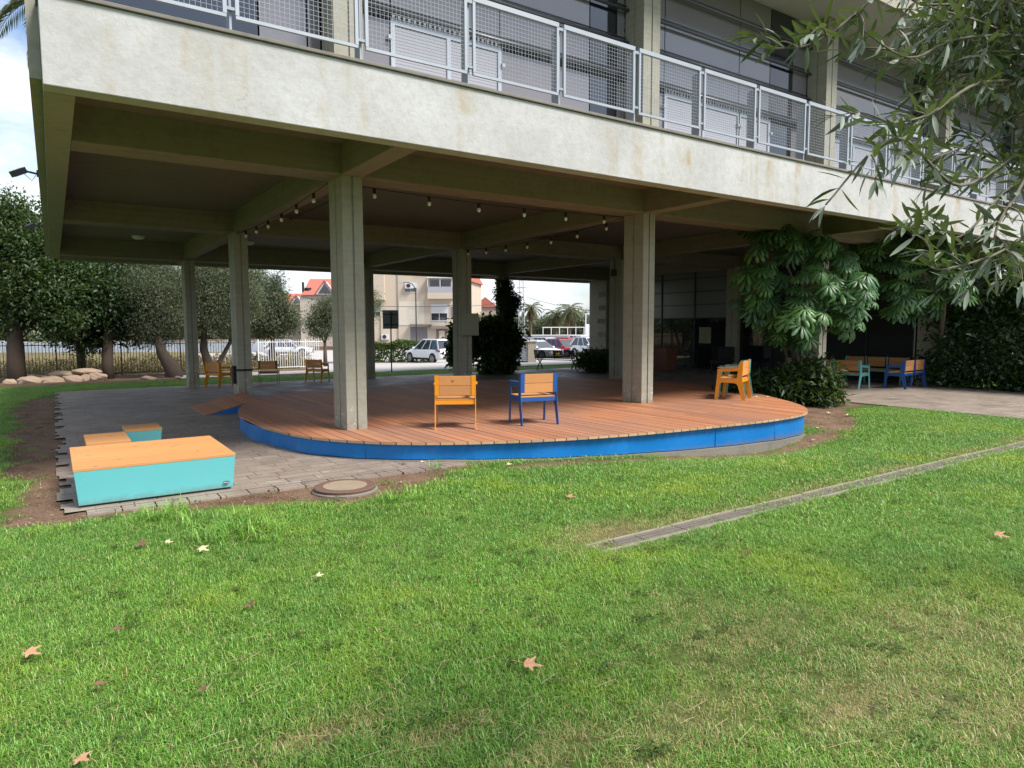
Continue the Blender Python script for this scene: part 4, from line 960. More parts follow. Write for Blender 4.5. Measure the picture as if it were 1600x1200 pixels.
# ---------------- hedge by the road
def hedge(name,label,x0,x1,y0,y1,h,n,mat,size,z=None,rz=0,loc_=None,top=.15):
    cx_,cy_=(x0+x1)/2,(y0+y1)/2; t=thing(name,label,'hedge',(cx_,cy_,h1(cx_,cy_) if z is None else z),rz)
    lx,ly=(x1-x0),(y1-y0)
    f=rng.integers(0,5,n); u=rng.random((n,3)); P_=np.stack([(u[:,0]-.5)*lx,(u[:,1]-.5)*ly,u[:,2]*h],1); dn=np.zeros((n,3))
    for k,(ax,sg) in enumerate([(1,-1),(2,1),(0,-1),(0,1),(2,1)]):
        m_=f==k; P_[m_,ax]={0:lx/2,1:ly/2,2:h}[ax]*(sg if ax<2 else 1); dn[m_,ax]=sg
    bumps=.10*np.sin(P_[:,0]*3.1+1)*np.cos(P_[:,2]*4+P_[:,1]*2)+top*np.sin(P_[:,0]*1.7)*(P_[:,2]>h*.8)
    P_+=dn*bumps[:,None]-dn*rng.random((n,1))**2*.35
    leaves('foliage',P_,rndu(n)+dn*.6,rndu(n)*.8+dn,size*(.6+.8*rng.random(n)),size*.55,M[mat],t)
    q=MB()
    for k in range(max(2,int(lx/.6))): 
        x_=-lx/2+.3+k*.6
        if x_<lx/2-.1: q.tube([(x_,0,-.1),(x_+.1,.05,h*.5),(x_-.05,0,h*.85)],[.03,.02,.01],5)
    q.build('stems',M['bark'],t); return t
a_=atd(618,565,54)
hedge('hedge','rounded green hedge before the apartment block, left of the white car',a_.x-3.2,a_.x+3.0,a_.y-1,a_.y+.8,1.5,16000,'leaf_hedge',.19,rz=-YAW)
# ---------------- dark plants under the building
def bush(name,label,x,y,blobs,mat,size,nc,npp,cat='shrub',spread=.12,z=None,asp=.5,trunk=None):
    return tree(name,label,cat,x,y,blobs,trunk or [([(0,0,-.05),(.05,0,.25),(.0,.05,.5)],.04,.02)],mat,size,nc,npp,spread=spread,z=z,asp=asp,limbs=True)
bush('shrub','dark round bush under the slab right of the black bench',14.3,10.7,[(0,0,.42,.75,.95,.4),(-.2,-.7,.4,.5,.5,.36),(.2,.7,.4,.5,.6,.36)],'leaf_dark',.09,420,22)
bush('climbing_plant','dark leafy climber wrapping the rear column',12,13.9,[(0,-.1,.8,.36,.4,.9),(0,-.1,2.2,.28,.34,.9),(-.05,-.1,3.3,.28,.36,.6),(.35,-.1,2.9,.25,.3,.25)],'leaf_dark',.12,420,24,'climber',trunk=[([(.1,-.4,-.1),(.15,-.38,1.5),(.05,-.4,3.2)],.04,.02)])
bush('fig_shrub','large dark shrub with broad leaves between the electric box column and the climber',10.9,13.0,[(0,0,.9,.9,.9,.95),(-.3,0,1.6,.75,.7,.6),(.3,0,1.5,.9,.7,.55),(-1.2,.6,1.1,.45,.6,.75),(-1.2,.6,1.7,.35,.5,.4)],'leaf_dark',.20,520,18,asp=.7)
# ---------------- umbrella plants
def whorls(name,t,C,Ax,mat,size,rnd=None,nl=(9,13)):
    Vs=[];Qs=[];Rn=[];n0=0; st=MB()
    prof=[(.10,.015),(.30,.07),(.58,.135),(.82,.13),(1.0,.03)]
    for c,ax in zip(C,Ax):
        ax=ax/np.linalg.norm(ax); sz=size*rng.uniform(.6,1.3); k=rng.integers(*nl)+0; x=np.cross(ax,[.3,.1,1]); x/=np.linalg.norm(x)+1e-9; y=np.cross(ax,x); ph=rng.random()*6; tone=rng.random()**1.7; droop=rng.uniform(.35,.9)
        for j in range(k):
            a_=ph+2*math.pi*j/k+rng.normal()*.06; dr=x*math.cos(a_)+y*math.sin(a_); sd=np.cross(ax,dr); s=sz*rng.uniform(.88,1.08)
            rows=[]
            for u,w_ in prof:
                p_=c+dr*s*(u*math.cos(droop*u))-ax*s*(u*u*math.sin(droop)*.7)
                rows.append((p_+sd*w_*s*.78-ax*w_*s*.42, p_, p_-sd*w_*s*.78-ax*w_*s*.42))
            V=np.array([q_ for r_ in rows for q_ in r_]); Vs.append(V)
            for i in range(len(prof)-1):
                b_=n0+i*3; Qs+=[(b_,b_+1,b_+4,b_+3),(b_+1,b_+2,b_+5,b_+4)]; Rn+=[tone]*2
            n0+=len(V)
    return mesh_np(name,np.concatenate(Vs),np.array(Qs),M[mat],t,rnd=Rn,smooth=True)
def umbrella_plant(label,x,y,blobs,nw,size,trunks,face=(0,-1,.3),seed=1):
    t=thing('umbrella_plant',label,'shrub tree',(x,y,h1(x,y)))
    q=MB()
    vol=np.array([b_[3]*b_[4]*b_[5] for b_ in blobs])**.67; idx=rng.choice(len(blobs),nw,p=vol/vol.sum()); B_=np.array(blobs)[idx]
    u=rndu(nw)+np.array(face)*.55; u/=np.linalg.norm(u,axis=1,keepdims=True); C=B_[:,:3]+u*B_[:,3:]*(.55+.5*rng.random((nw,1))); Ax=u*.25+np.array([-.28,-.42,.85])+rng.normal(size=(nw,3))*.12
    for pts,r0,r1 in trunks: q.tube(pts,[r0+(r1-r0)*k/(len(pts)-1) for k in range(len(pts))],9)
    for b_ in blobs: 
        tp=min([pt for tr in trunks for pt in (tr[0][-1],tr[0][-2])],key=lambda p_:sum((p_[i]-b_[i])**2 for i in range(3))); q.tube([tp,(np.array(tp)+np.array(b_[:3]))/2+np.array([0,0,.1]),b_[:3]],[.035,.03,.02],6)
    q.build('trunk',M['barkpale'],t,smooth=True)
    p_=MB()
    for c,b_ in zip(C,B_):
        a_=np.array(b_[:3])+(c-np.array(b_[:3]))*.3; p_.tube([a_,(a_+c)/2+np.array([0,0,-.05]),c],.007,4,cap=False)
    p_.build('leaf_stalks',M['leaf_umb'],t)['kind']='stuff'
    whorls('leaf_whorls',t,C,Ax,'leaf_umb',size); return t
ux,uy=10.9,-.35
def ub(px,py,d_,rx,ry,rd=.6): p_=atd(px,py,d_); k=d_/F; return (p_.x-ux,p_.y-uy,p_.z-h1(ux,uy),rx*k,rd,ry*k)
du=15.6
umbrella_plant('big umbrella plant with drooping glossy whorls rising beside the deck',ux,uy,[ub(1215,385,du,45,28),ub(1190,440,du,48,38),ub(1265,440,du-.6,50,40),ub(1325,460,du-.8,38,42),ub(1180,485,du,38,25),ub(1250,495,du-.6,62,36),ub(1300,500,du-.4,40,30),ub(1230,520,du,45,22),ub(1205,360,du+.3,25,14),ub(1270,385,du+.3,30,24),ub(1300,405,du,34,26)],240,.335,
 [([(.1,.1,-.1),(-.05,0,.7),(-.1,.05,1.3),(.1,0,2.2)],.10,.06),([(.2,.1,-.1),(.15,.05,.8),(.3,0,1.5),(.7,-.1,2.2)],.07,.045),([(0,0,-.1),(-.25,.1,.8),(-.5,.1,1.7)],.05,.03)])
ux,uy=15.4,-1.2; du=18.2
umbrella_plant('second umbrella plant spreading over the benches under the balcony edge',ux,uy,[ub(1350,385,du,40,24),ub(1395,415,du,60,38),ub(1450,400,du,48,36),ub(1480,440,du,40,40),ub(1340,430,du+.6,28,40),ub(1420,465,du+.3,70,30),ub(1385,375,du+.5,60,18)],210,.335,
 [([(2.5,.9,-.1),(2.4,.8,1.2),(1.6,.4,2.3),(.6,0,2.9)],.08,.05)])
bush('ground_shrub','dark low shrub with narrow leaves round the foot of the big umbrella plant',10.7,-.75,[(-.3,.1,.42,.5,.5,.42),(-.65,.35,.4,.4,.5,.35),(0,-.2,.55,.3,.4,.5),(-.1,-.45,.22,.4,.3,.22),(-1.0,.9,.35,.5,.6,.32)],'leaf_dark',.18,400,16,asp=.32)
# ivy covered right side
def wallgreen(name,label,x,y,bl,n,npp,mat='leaf_dark',size=.14):
    return tree(name,label,'hedge',x,y,bl,[([(0,0,-.1),(0,.1,1.0),(.1,0,2.0)],.08,.04),([(.1,-1.5,-.1),(0,-1.4,1.8)],.06,.03)],mat,size,n,npp,spread=.16,asp=.6)
M['leaf_ivy']=leafmat('ivy_leaves',(.013,.035,.010),(.05,.115,.028),.38,.5,.2)
wallgreen('ivy_hedge','tall dark green leafy hedge closing the right side behind the path',18.1,-3.0,[(-.2,2.2,.8,.6,.9,.9),(0,2.4,2.2,.6,.8,.8),(-.1,1.0,1.2,.7,1,1.2),(0,.9,2.5,.7,1,.7),(-.2,-.3,.8,.7,1,.9),(0,-.3,2.1,.7,1,.8),(0,-1.5,1.0,.8,1.1,1.1),(0,-1.6,2.3,.8,1,.7),(.1,-3,1.0,.8,1.1,1.1),(.1,-3,2.2,.8,1.1,.7),(0,-4.6,1.2,.8,1.1,1.3),(.2,.6,3.1,.5,.8,.35),(-.2,1.8,.25,.5,1.4,.3),(-.3,-.6,.25,.5,1.4,.3)],1500,24,mat='leaf_ivy')
# ---------------- the olive tree at the right, branches near the lens
def olive():
    tx,ty=2.4,-9.3
    t=thing('olive_tree','olive tree whose near leafy branches hang into the top right corner','tree',(tx,ty,0))
    q=MB()
    off=Vector((tx,ty,0))
    q.tube([(0,0,-.2),(-.05,.05,.8),(.1,.1,1.8),(-.1,.2,2.8)],[.2,.16,.13,.09],10)
    W=[];brs=[]
    def P_(px,py,d_): return atd(px,py,d_*.66)-off
    # main boughs given as image-guided 3-D polylines
    boughs=[([(1700,150,3.0),(1600,230,2.6),(1500,290,2.2),(1400,215,2.0),(1290,320,1.9)],.012,0),
            ([(1760,60,3.0),(1640,120,2.6),(1530,130,2.3),(1450,180,2.1),(1370,195,2.0)],.012,0),
            ([(1720,-60,2.6),(1600,-20,2.2),(1440,-60,2.0),(1340,20,1.9),(1270,68,1.85),(1210,76,1.8)],.010,0),
            ([(1740,100,2.8),(1620,60,2.4),(1500,60,2.2),(1420,90,2.1),(1340,40,2.0)],.010,0),
            ([(1700,260,2.6),(1640,330,2.2),(1570,390,2.0),(1480,420,1.9),(1450,415,1.88)],.009,0),
            ([(1660,180,2.4),(1590,300,2.2),(1560,350,2.1),(1550,395,2.05)],.010,0),
            ([(1640,250,2.4),(1570,300,2.2),(1500,370,2.1),(1440,350,2.05),(1400,360,2.0)],.007,0),
            ([(1800,30,3.0),(1680,20,2.7),(1590,50,2.5),(1520,30,2.3),(1450,10,2.2)],.012,0),
            ([(1780,160,3.2),(1680,190,2.9),(1590,180,2.6),(1530,220,2.4),(1450,250,2.3)],.010,0),
            ([(1680,420,2.6),(1620,400,2.4),(1560,405,2.3),(1500,430,2.2)],.006,0),
            ([(1620,-40,2.8),(1560,40,2.6),(1500,110,2.5),(1420,150,2.4)],.007,0),
            ([(1700,300,3.0),(1620,290,2.8),(1560,250,2.7),(1500,200,2.6)],.007,0)]
    C=[];Dd=[];Nn=[]
    hub=Vector((-.1,.2,2.8)); spine=[]
    def addleaf(p_,d_,n_): C.append(p_);Dd.append(d_);Nn.append(n_)
    def twig(pts,r0,step):
        pts=[Vector(p_) for p_ in pts]
        # catmull resample
        out=[]; n=len(pts)
        for i in range(n-1):
            a_,b_,c_,d_=pts[max(i-1,0)],pts[i],pts[i+1],pts[min(i+2,n-1)]
            for k in range(6):
                u=k/6; out.append(.5*((2*b_)+(c_-a_)*u+(2*a_-5*b_+4*c_-d_)*u*u+(-a_+3*b_-3*c_+d_)*u**3))
        out.append(pts[-1]); q.tube(out,[r0*(1-.75*i/len(out)) for i in range(len(out))],5)
        s=0; nxt=step*random.random(); fl=0
        for a_,b_ in zip(out[:-1],out[1:]):
            d_=(b_-a_); L_=d_.length
            if L_<1e-6: continue
            d_.normalize(); s2=s+L_
            while nxt<s2:
                p_=a_+d_*(nxt-s); x=d_.orthogonal().normalized(); x=Matrix.Rotation(fl*1.57+random.uniform(-.4,.4),3,d_)@x; fl+=1
                for sg in (-1,1):
                    if random.random()<.88:
                        dd=d_*random.uniform(.35,.9)+x*sg*random.uniform(.6,1.0)+Vector((0,0,random.uniform(-.3,.2))); addleaf(p_,dd,d_.cross(dd)*random.uniform(-.3,.3)+d_*-.5+Vector((random.uniform(-.4,.4),random.uniform(-.4,.4),random.uniform(.2,.8))))
                nxt+=step*random.uniform(.7,1.3)
            s=s2
        for _ in range(3): addleaf(out[-1],(out[-1]-out[-2]).normalized()+Vector(rndu(1)[0])*.4,Vector((0,0,1)))
        return out
    for pts,r_,_ in boughs:
        W_=[P_(*p_) for p_ in pts]
        st=W_[0]; q.tube([hub if st.z>1.5 else Vector((.1,.1,1.8)),(hub+st)/2+Vector((0,0,.25)),st],[.02,.011,r_*.5],6)
        o_=twig(W_,r_*.5,.026); spine+=o_+[(hub+st)/2+Vector((0,0,.25)),st.lerp((hub+st)/2+Vector((0,0,.25)),.5)]
        for k in range(2,len(o_)-2,2):
            if random.random()<.55:
                d_=(o_[k+1]-o_[k]).normalized(); s_=Vector(rndu(1)[0]); s_=(s_-d_*s_.dot(d_)).normalized(); L_=random.uniform(.05,.12)
                e1=o_[k]+(d_*.7+s_*.7)*L_*.5; e2=e1+(d_*.8+s_*.5+Vector((0,0,-.35)))*L_*.5; twig([o_[k],e1,e2],.0022,.02)
    # dense mass towards the corner and out of the picture
    for _ in range(640):
        px=random.triangular(1400,1900,1600); py=random.triangular(-100,180,0); 
        if px<1520 and py>110: continue
        d0=random.uniform(2.3,3.6); a_=P_(px,py,d0); u=Vector(rndu(1)[0]); u.z-=.3; L_=random.uniform(.07,.14)
        twig([a_-u*L_*.5,a_+Vector(rndu(1)[0])*.02,a_+u*L_*.5],.0022,.022)
        b0=a_-u*L_*.5; nb=min(spine,key=lambda s_:(s_-b0).length_squared+.3*max(0,(off+s_-Vector((CX,CY,CZ))).length-(off+b0-Vector((CX,CY,CZ))).length)*0); dn=(nb-b0).length; q.tube([b0,b0.lerp(nb,.5)+Vector(rndu(1)[0])*dn*.12,nb],[.0018,.0028,.0035],4); spine.append(b0) if dn<.5 else None
    q.build('trunk_and_boughs',M['twig'],t,smooth=True)
    # leaves with 4 segments, slender
    C=np.array([tuple(c) for c in C]);Dd=np.array([tuple(d) for d in Dd]);Nn=np.array([tuple(d) for d in Nn]); n=len(C)
    Dd/=np.linalg.norm(Dd,axis=1,keepdims=True); Sd=np.cross(Dd,Nn); Sd/=np.linalg.norm(Sd,axis=1,keepdims=True)+1e-9; Up=np.cross(Sd,Dd)
    Ln=(.047*(.6+.7*rng.random(n)))[:,None]; Wd=(.0092*(.7+.6*rng.random(n)))[:,None]; cv=(rng.uniform(-.25,.35,n))[:,None]
    prof=[(0,.08),(.25,.8),(.5,1.0),(.78,.7),(1,.05)]; V=[]
    for u,w_ in prof:
        p_=C+Dd*Ln*(u+.06)-Up*Ln*cv*u*u
        V+= [p_+Sd*Wd*w_*.5+Up*Wd*w_*.12,p_,p_-Sd*Wd*w_*.5+Up*Wd*w_*.12]
    V=np.stack(V,1); i=np.arange(n)*15; Q=[]
    for k in range(4):
        for m_ in (0,1): Q.append(np.stack([i+k*3+m_,i+k*3+m_+1,i+k*3+m_+4,i+k*3+m_+3],1))
    rn=rng.random(n); mesh_np('crown',V.reshape(-1,3),np.concatenate(Q),M['leaf_near'],t,rnd=np.tile(rn,8),smooth=True)
olive()
# ---------------- background: cars
GCAR='cars parked beyond the building'
M['glassc']=glassy('car_glass',(.03,.04,.05),(.02,.03,.04),.04)
q=NT('rim_alloy'); q.col((.45,.46,.48)); M['rim']=q.fin(.3,.7)
q=NT('tail_red'); q.col((.35,.01,.01)); M['tail']=q.fin(.25)
q=NT('head_clear'); q.col((.6,.62,.65)); M['headl']=q.fin(.1,.2)
q=NT('yellow_plate'); q.col((.75,.5,.02)); M['plate']=q.fin(.4)
def paint(name,c):
    q=NT(name); q.col(c); q.b.inputs['Coat Weight'].default_value=.6; q.b.inputs['Coat Roughness'].default_value=.05; return q.fin(.35,.0,.5)
M['cwhite']=paint('car_white',(.72,.73,.75)); M['cred']=paint('car_red',(.42,.012,.018)); M['csilver']=paint('car_silver',(.45,.47,.5)); M['cblack']=paint('car_black',(.03,.03,.035)); M['cblue']=paint('car_blue',(.06,.12,.25))
def car(label,x,y,rz,pm,Ln=4.6,W=1.84,H=1.68,hatch=.0,z=None,group=GCAR):
    """nose towards +x locally; body lofted over stations"""
    t=thing('parked_car',label,'car',(x,y,h1(x,y)+.012 if z is None else z),rz,group)
    h=Ln/2
    # lower body stations: x, half width, bottom, belt height
    st=[(-h,.70,.42,.86),(-h+.05,.80,.34,.98),(-h+.25,.88,.28,1.04),(-h+1.0,.92,.26,1.03),(0,.92,.25,1.0),(h-1.35,.92,.25,.98),(h-.9,.91,.26,.96),(h-.35,.86,.28,.86),(h-.08,.78,.32,.74),(h,.66,.40,.62)]
    k=W/1.84; kh=H/1.68; q=MB(); vs=[]
    for xx,hw,zb,zt in st:
        hw*=k; zb*=kh; zt*=kh; zm=zb+(zt-zb)*.55
        vs+=[(xx,-hw*.9,zb),(xx,-hw,zb+.10),(xx,-hw*1.0,zm),(xx,-hw*.93,zt-.03),(xx,-hw*.80,zt+.01),(xx,0,zt+.035),(xx,hw*.80,zt+.01),(xx,hw*.93,zt-.03),(xx,hw,zm),(xx,hw,zb+.10),(xx,hw*.9,zb),(xx,0,zb)]
    n=12; fs=[(i*n+j,(i+1)*n+j,(i+1)*n+(j+1)%n,i*n+(j+1)%n) for i in range(len(st)-1) for j in range(n)]+[tuple(range(n)),tuple((len(st)-1)*n+j for j in range(n-1,-1,-1))]
    q.add(vs,fs); body=q.build('body',pm,t,smooth=True)
    # greenhouse: glass hull + painted roof, pillars
    zt=.99*kh; zr=H-.03; gx=[(-h+.18,-h+.62),(h-1.5,h-2.15)]
    g=MB(); a0,a1=gx[0]; b0,b1=gx[1]; w0,w1=.86*k,.66*k
    g.hexa([(a0,-w0,zt),(b0+.25,-w0,zt-.02),(b0+.25,w0,zt-.02),(a0,w0,zt),(a1,-w1,zr),(b1,-w1,zr),(b1,w1,zr),(a1,w1,zr)]); g.build('windows',M['glassc'],t)
    r_=MB(); r_.hexa([(a1-.12,-w1-.02,zr-.05),(b1+.10,-w1-.02,zr-.05),(b1+.10,w1+.02,zr-.05),(a1-.12,w1+.02,zr-.05),(a1+.02,-w1+.05,zr+.03),(b1-.05,-w1+.05,zr+.03),(b1-.05,w1-.05,zr+.03),(a1+.02,w1-.05,zr+.03)])
    for s in (-1,1):
        P0=lambda u,e_:Vector((a0+(b0+.25-a0)*u,s*(w0+.006),zt-.01)); P1=lambda u,e_:Vector((a1+(b1-a1)*u,s*(w1+.012),zr-.02))
        for u,wd in ((.0,.16),(.36,.07),(.66,.06),(.985,.07)): r_.bar(P0(u,0),P1(u,0),wd,.02,upv=(0,1,0))
        r_.bar((a1,s*(w1-.02),zr+.055),(b1-.1,s*(w1-.02),zr+.055),.03,.02)
    r_.build('roof',pm,t,bevel=.02)
    tr=MB()
    for s in (-1,1): tr.box(-h+1.2,h-1.25,s*.925*k-.012,s*.925*k+.012,.26,.40)
    tr.box(-h-.012,-h+.02,-.62*k,.62*k,.36,.52); tr.box(h-.02,h+.012,-.55*k,.55*k,.34,.60); tr.build('trim',M['black'],t,bevel=.005)
    for xx in (-h+.88,h-.9):
        for s in (-1,1):
            a_=MB(); a_.lathe([(.40,-.02),(.40,.035)],(0,0,0),24); a_.v=[(xx+v[0],s*(.915*k+v[2]*.5),.37+v[1]) for v in a_.v]; a_.build('wheel_arch',M['black'],t)
            w_=MB(); w_.lathe([(.22,-.10),(.33,-.10),(.35,-.07),(.35,.07),(.33,.10),(.22,.10)],(0,0,0),24); w_.v=[(xx+v[0],s*(.85*k+v[2]),.35+v[1]) for v in w_.v]; wo=w_.build('wheel',M['black'],t)
            w_=MB(); w_.lathe([(.235,.0),(.235,.005),(.05,.02)],(0,0,0),20)
            for j in range(5):
                an=j*2*math.pi/5; 
            w_.v=[(xx+v[0],s*(.952*k+v[2]),.35+v[1]) for v in w_.v]; w_.build('rim',M['rim'],wo)
            sp_=MB()
            for j in range(10):
                an=j*math.pi/5+.3; sp_.bar((xx+.07*math.cos(an),s*(.975*k),.35+.07*math.sin(an)),(xx+.22*math.cos(an),s*(.965*k),.35+.22*math.sin(an)),.035,.012,upv=(0,1,0))
            sp_.build('spokes',M['black'],wo)
    for s in (-1,1):
        q=MB(); q.hexa([(-h+.0,s*.52*k-.2*k,.84*kh),(-h+.10,s*.86*k-.02,.82*kh),(-h+.45,s*.90*k-.0,.90*kh),(-h+.03,s*.52*k-.2*k,.88*kh),(-h+.0,s*.52*k-.2*k,.94*kh),(-h+.10,s*.86*k,.96*kh),(-h+.45,s*.90*k,.95*kh),(-h+.03,s*.52*k,.98*kh)]) if s>0 else q.hexa([(-h+.0,s*.52*k+.2*k,.84*kh),(-h+.10,s*.86*k+.02,.82*kh),(-h+.45,s*.90*k,.90*kh),(-h+.03,s*.52*k+.2*k,.88*kh),(-h+.0,s*.52*k+.2*k,.94*kh),(-h+.10,s*.86*k,.96*kh),(-h+.45,s*.90*k,.95*kh),(-h+.03,s*.52*k,.98*kh)])
        q.build('tail_light',M['tail'],t)
        q=MB(); q.bar((h-.02,s*.42*k,.74*kh),(h-.26,s*.86*k,.80*kh),.10,.11); q.build('headlight',M['headl'],t,bevel=.02)
        q=MB(); q.box(b0-.05,b0+.12,s*(.97*k)-.08,s*(.97*k)+.08,zt+.02,zt+.15); q.build('mirror',pm,t,bevel=.03)
        q=MB()
        for u in (-.55,.35): q.box(u,u+.18,s*.922*k-.012,s*.922*k+.012,.84*kh,.865*kh)
        q.build('door_handle',M['rim'],t)
    q=MB(); q.box(h-.005,h+.02,-.26,.26,.42,.54); q.box(-h-.02,-h+.005,-.26,.26,.60,.72); q.build('number_plate',M['plate'],t)
    q=MB(); q.box(h-.03,h+.006,-.45*k,.45*k,.60,.70); q.build('grille',M['dark'],t)
    return t
p_=atd(674,565,50); car('white sport utility car parked alone before the green hedge, rear quarter showing',p_.x,p_.y,R(97),M['cwhite'],4.7,1.86,1.72)
def carp(px,py,d_,rz,pm,lb,**k): p_=atd(px,py,d_); return car(lb,p_.x,p_.y,rz,pm,**k)
fr=-YAW+R(-90)   # nose to the camera
carp(843,560,56,fr+R(42),M['cwhite'],'white small car with its nose towards the black bench, behind the stone bin wall',H=1.5,Ln=4.2)
carp(882,558,61,fr+R(38),M['cred'],'red car in the middle of the parking row',H=1.64,Ln=4.4)
carp(925,559,58,fr+R(32),M['cwhite'],'white car partly hidden by the carved stone wall',H=1.68,Ln=4.3)
carp(858,550,72,fr+R(40),M['csilver'],'silver car seen behind the white small car roof',H=1.6)
carp(893,549,74,fr+R(40),M['cred'],'dark red car roof seen behind the bright red one',H=1.55)
carp(912,549,80,fr+R(40),M['cwhite'],'white car in the second row, above the hidden white car',H=1.7)
carp(935,548,84,fr+R(40),M['csilver'],'silver car far back beside the stone wall',H=1.6)
for i,(px,pm,lb) in enumerate([(452,'csilver','small pale car behind the white fence, left of the front column')]):
    p_=atd(px,545,66+2*i); car(lb,p_.x,p_.y,-YAW+R(6+i*9),M[pm],z=h1(p_.x,p_.y)+.01,H=1.55)
# ---------------- apartment blocks
M['bw1']=simple('beige_render',(.50,.42,.33),(.42,.35,.275),.35,.9)
M['bw2']=simple('pale_stone_render',(.56,.50,.42),(.47,.42,.35),.4,.9)
M['roofred']=simple('red_roof_tiles',(.42,.13,.085),(.34,.10,.07),1.5,.8,bump=.3,bs=6)
M['wframe']=simple('pale_shutter',(.55,.55,.55),(.48,.48,.48),3,.6)
def apt(label,origin,rz,Wd,Dp,H,wm,wins,balc=(),roof=None,z=-1.0,extra=None,name='apartment_block'):
    t=thing(name,label,'building',(origin[0],origin[1],z),rz)
    q=MB(); q.box(0,Wd,0,Dp,-1,H); q.build('wall',wm,t)
    for (x,zz,ww,hh,kind) in wins:
        f=MB(); f.box(x-.06,x+ww+.06,-.06,.0-.001,zz-.08,zz); f.box(x-.06,x+ww+.06,-.05,-.001,zz+hh,zz+hh+.06); f.box(x-.06,x,-.05,-.001,zz,zz+hh); f.box(x+ww,x+ww+.06,-.05,-.001,zz,zz+hh)
        if kind==1: f.box(x,x+ww,-.045,-.003,zz+hh*.45,zz+hh)
        fo=f.build('window',M['wframe'],t); p_=MB(); p_.box(x,x+ww,-.02,-.002,zz,zz+hh*(.45 if kind==1 else 1)); p_.build('pane',M['panedark'] if kind!=2 else M['pane'],fo)
        if kind!=2:
            b_=MB(); b_.box(x+ww/2-.03,x+ww/2+.03,-.035,-.021,zz,zz+hh*(.45 if kind==1 else 1)); b_.build('glazing_bar',M['wframe'],fo)
    for (x,zz,ww,d_) in balc:
        q=MB(); q.box(x,x+ww,-d_,-.001,zz,zz+.35); q.box(x,x+ww,-d_,-d_+.12,zz+.351,zz+.75); q.box(x,x+.12,-d_+.121,-.001,zz+.351,zz+.75); q.box(x+ww-.12,x+ww,-d_+.121,-.001,zz+.351,zz+.75); bo=q.build('balcony',wm,t)
        q=MB(); q.box(x+.05,x+ww-.05,-d_+.03,-d_+.06,zz+.751,zz+1.5); q.build('balcony_glass',M['blind'],bo)
        q=MB(); 
        for u in (0,.5,1): q.box(x+(ww-.1)*u,x+(ww-.1)*u+.1,-d_+.02,-d_+.12,zz+1.501,zz+2.55)
        q.box(x-.05,x+ww+.05,-d_-.05,-.001,zz+2.55,zz+2.7); q.build('balcony_canopy',M['wframe'],bo)
        q=MB(); q.box(x+.3,x+ww-.3,-.03,-.002,zz+.4,zz+2.4); q.build('balcony_door',M['panedark'],bo)
    if roof:
        for (x0,x1,y0,y1,z0,rh,ax) in roof:
            q=MB()
            if ax=='x': # ridge along x
                ym=(y0+y1)/2; q.add([(x0,y0,z0),(x1,y0,z0),(x1,y1,z0),(x0,y1,z0),(x0+.2,ym,z0+rh),(x1-.2,ym,z0+rh)],[(0,1,5,4),(2,3,4,5),(1,2,5),(3,0,4),(3,2,1,0)])
            else:
                xm=(x0+x1)/2; q.add([(x0,y0,z0),(x1,y0,z0),(x1,y1,z0),(x0,y1,z0),(xm,y0+.1,z0+rh),(xm,y1-.1,z0+rh)],[(0,1,4),(2,3,5),(1,2,5,4),(3,0,4,5),(3,2,1,0)])
            q.build('roof',M['roofred'],t)
    if extra: extra(t)
    return t
# right hand block (behind hedge), origin at its left end; local x runs right across the view
o_=atd(572,551,86); sc=86/F
def exR(t):
    q=MB(); q.box(-.6,2.55,-1.1,-.001,6.2,10.5); q.build('projecting_bay',M['bw1'],t)
    q=MB(); q.box(4.2,7.4,-.05,-.001,3.0,6.0); q.build('white_panel',M['bw2'],t)
    q=MB(); q.box(5.6,8.4,-.9,-.051,3.0,3.15); q.box(7.9,10.7,-.6,-.051,2.55,2.9); q.build('entrance_canopy',M['kerb'],t)
    q=MB(); q.box(8.9,10.3,-.08,-.002,0,2.5); q.build('entrance_recess',simple('brown_entrance',(.20,.14,.10),(.15,.10,.07),2,.8),t)
    q=MB(); q.box(9.25,9.95,-.12,-.081,0,2.3); q.build('door',M['bw2'],t)
    for x,zz in ((2.0,1.2),(5.1,7.6)):
        q=MB(); q.box(x,x+.95,-.45,-.052,zz,zz+.7); a_=q.build('air_conditioner',M['wframe'],t,bevel=.02); q=MB(); q.lathe([(.26,0),(.26,.01)],(0,0,0),16); q.v=[(x+.4+v[0],-.455-v[2],zz+.35+v[1]) for v in q.v]; q.build('fan_grille',M['dark'],a_)
    q=MB(); q.box(6.9,7.7,-.06,-.005,.55,1.15); q.build('blue_sign',M['bluef'],t)
    q=MB(); q.box(11.1,12.2,-.05,-.003,.5,2.6); q.build('white_notice_board',M['white'],t)
    q=MB(); q.tube([(1.9,-.08,0),(1.9,-.08,6)],.04,5); q.tube([(4.1,-.08,0),(4.1,-.08,10)],.04,5); q.build('drain_pipe',M['kerb'],t)
    q=MB(); q.box(11.35,12.1,-.06,-.003,0,8.6); q.build('dark_stairwell_strip',simple('dark_olive_render',(.25,.23,.17),(.2,.185,.14),1,.9),t)  # darker olive strip down the right end of the front
apt('beige three storey apartment block with balcony, behind the hedge and the white car',(o_.x,o_.y),-YAW+R(3),12.1,9,10.2,M['bw1'],
    [(.6,7.3,1.3,1.2,1),(5.0,7.2,1.5,1.1,1),(5.4,4.0,.9,1.1,0),(8.3,3.6,2.0,2.0,1),(5.6,.4,2.2,2.4,2),(10.7,4.0,.5,1.3,2),(.7,4.2,1.2,1.1,1)],[(7.9,6.3,3.2,1.0)],[(6.8,12.6,-.4,9.2,10.2,1.6,'x')],extra=exR)
o_=atd(695,551,92)
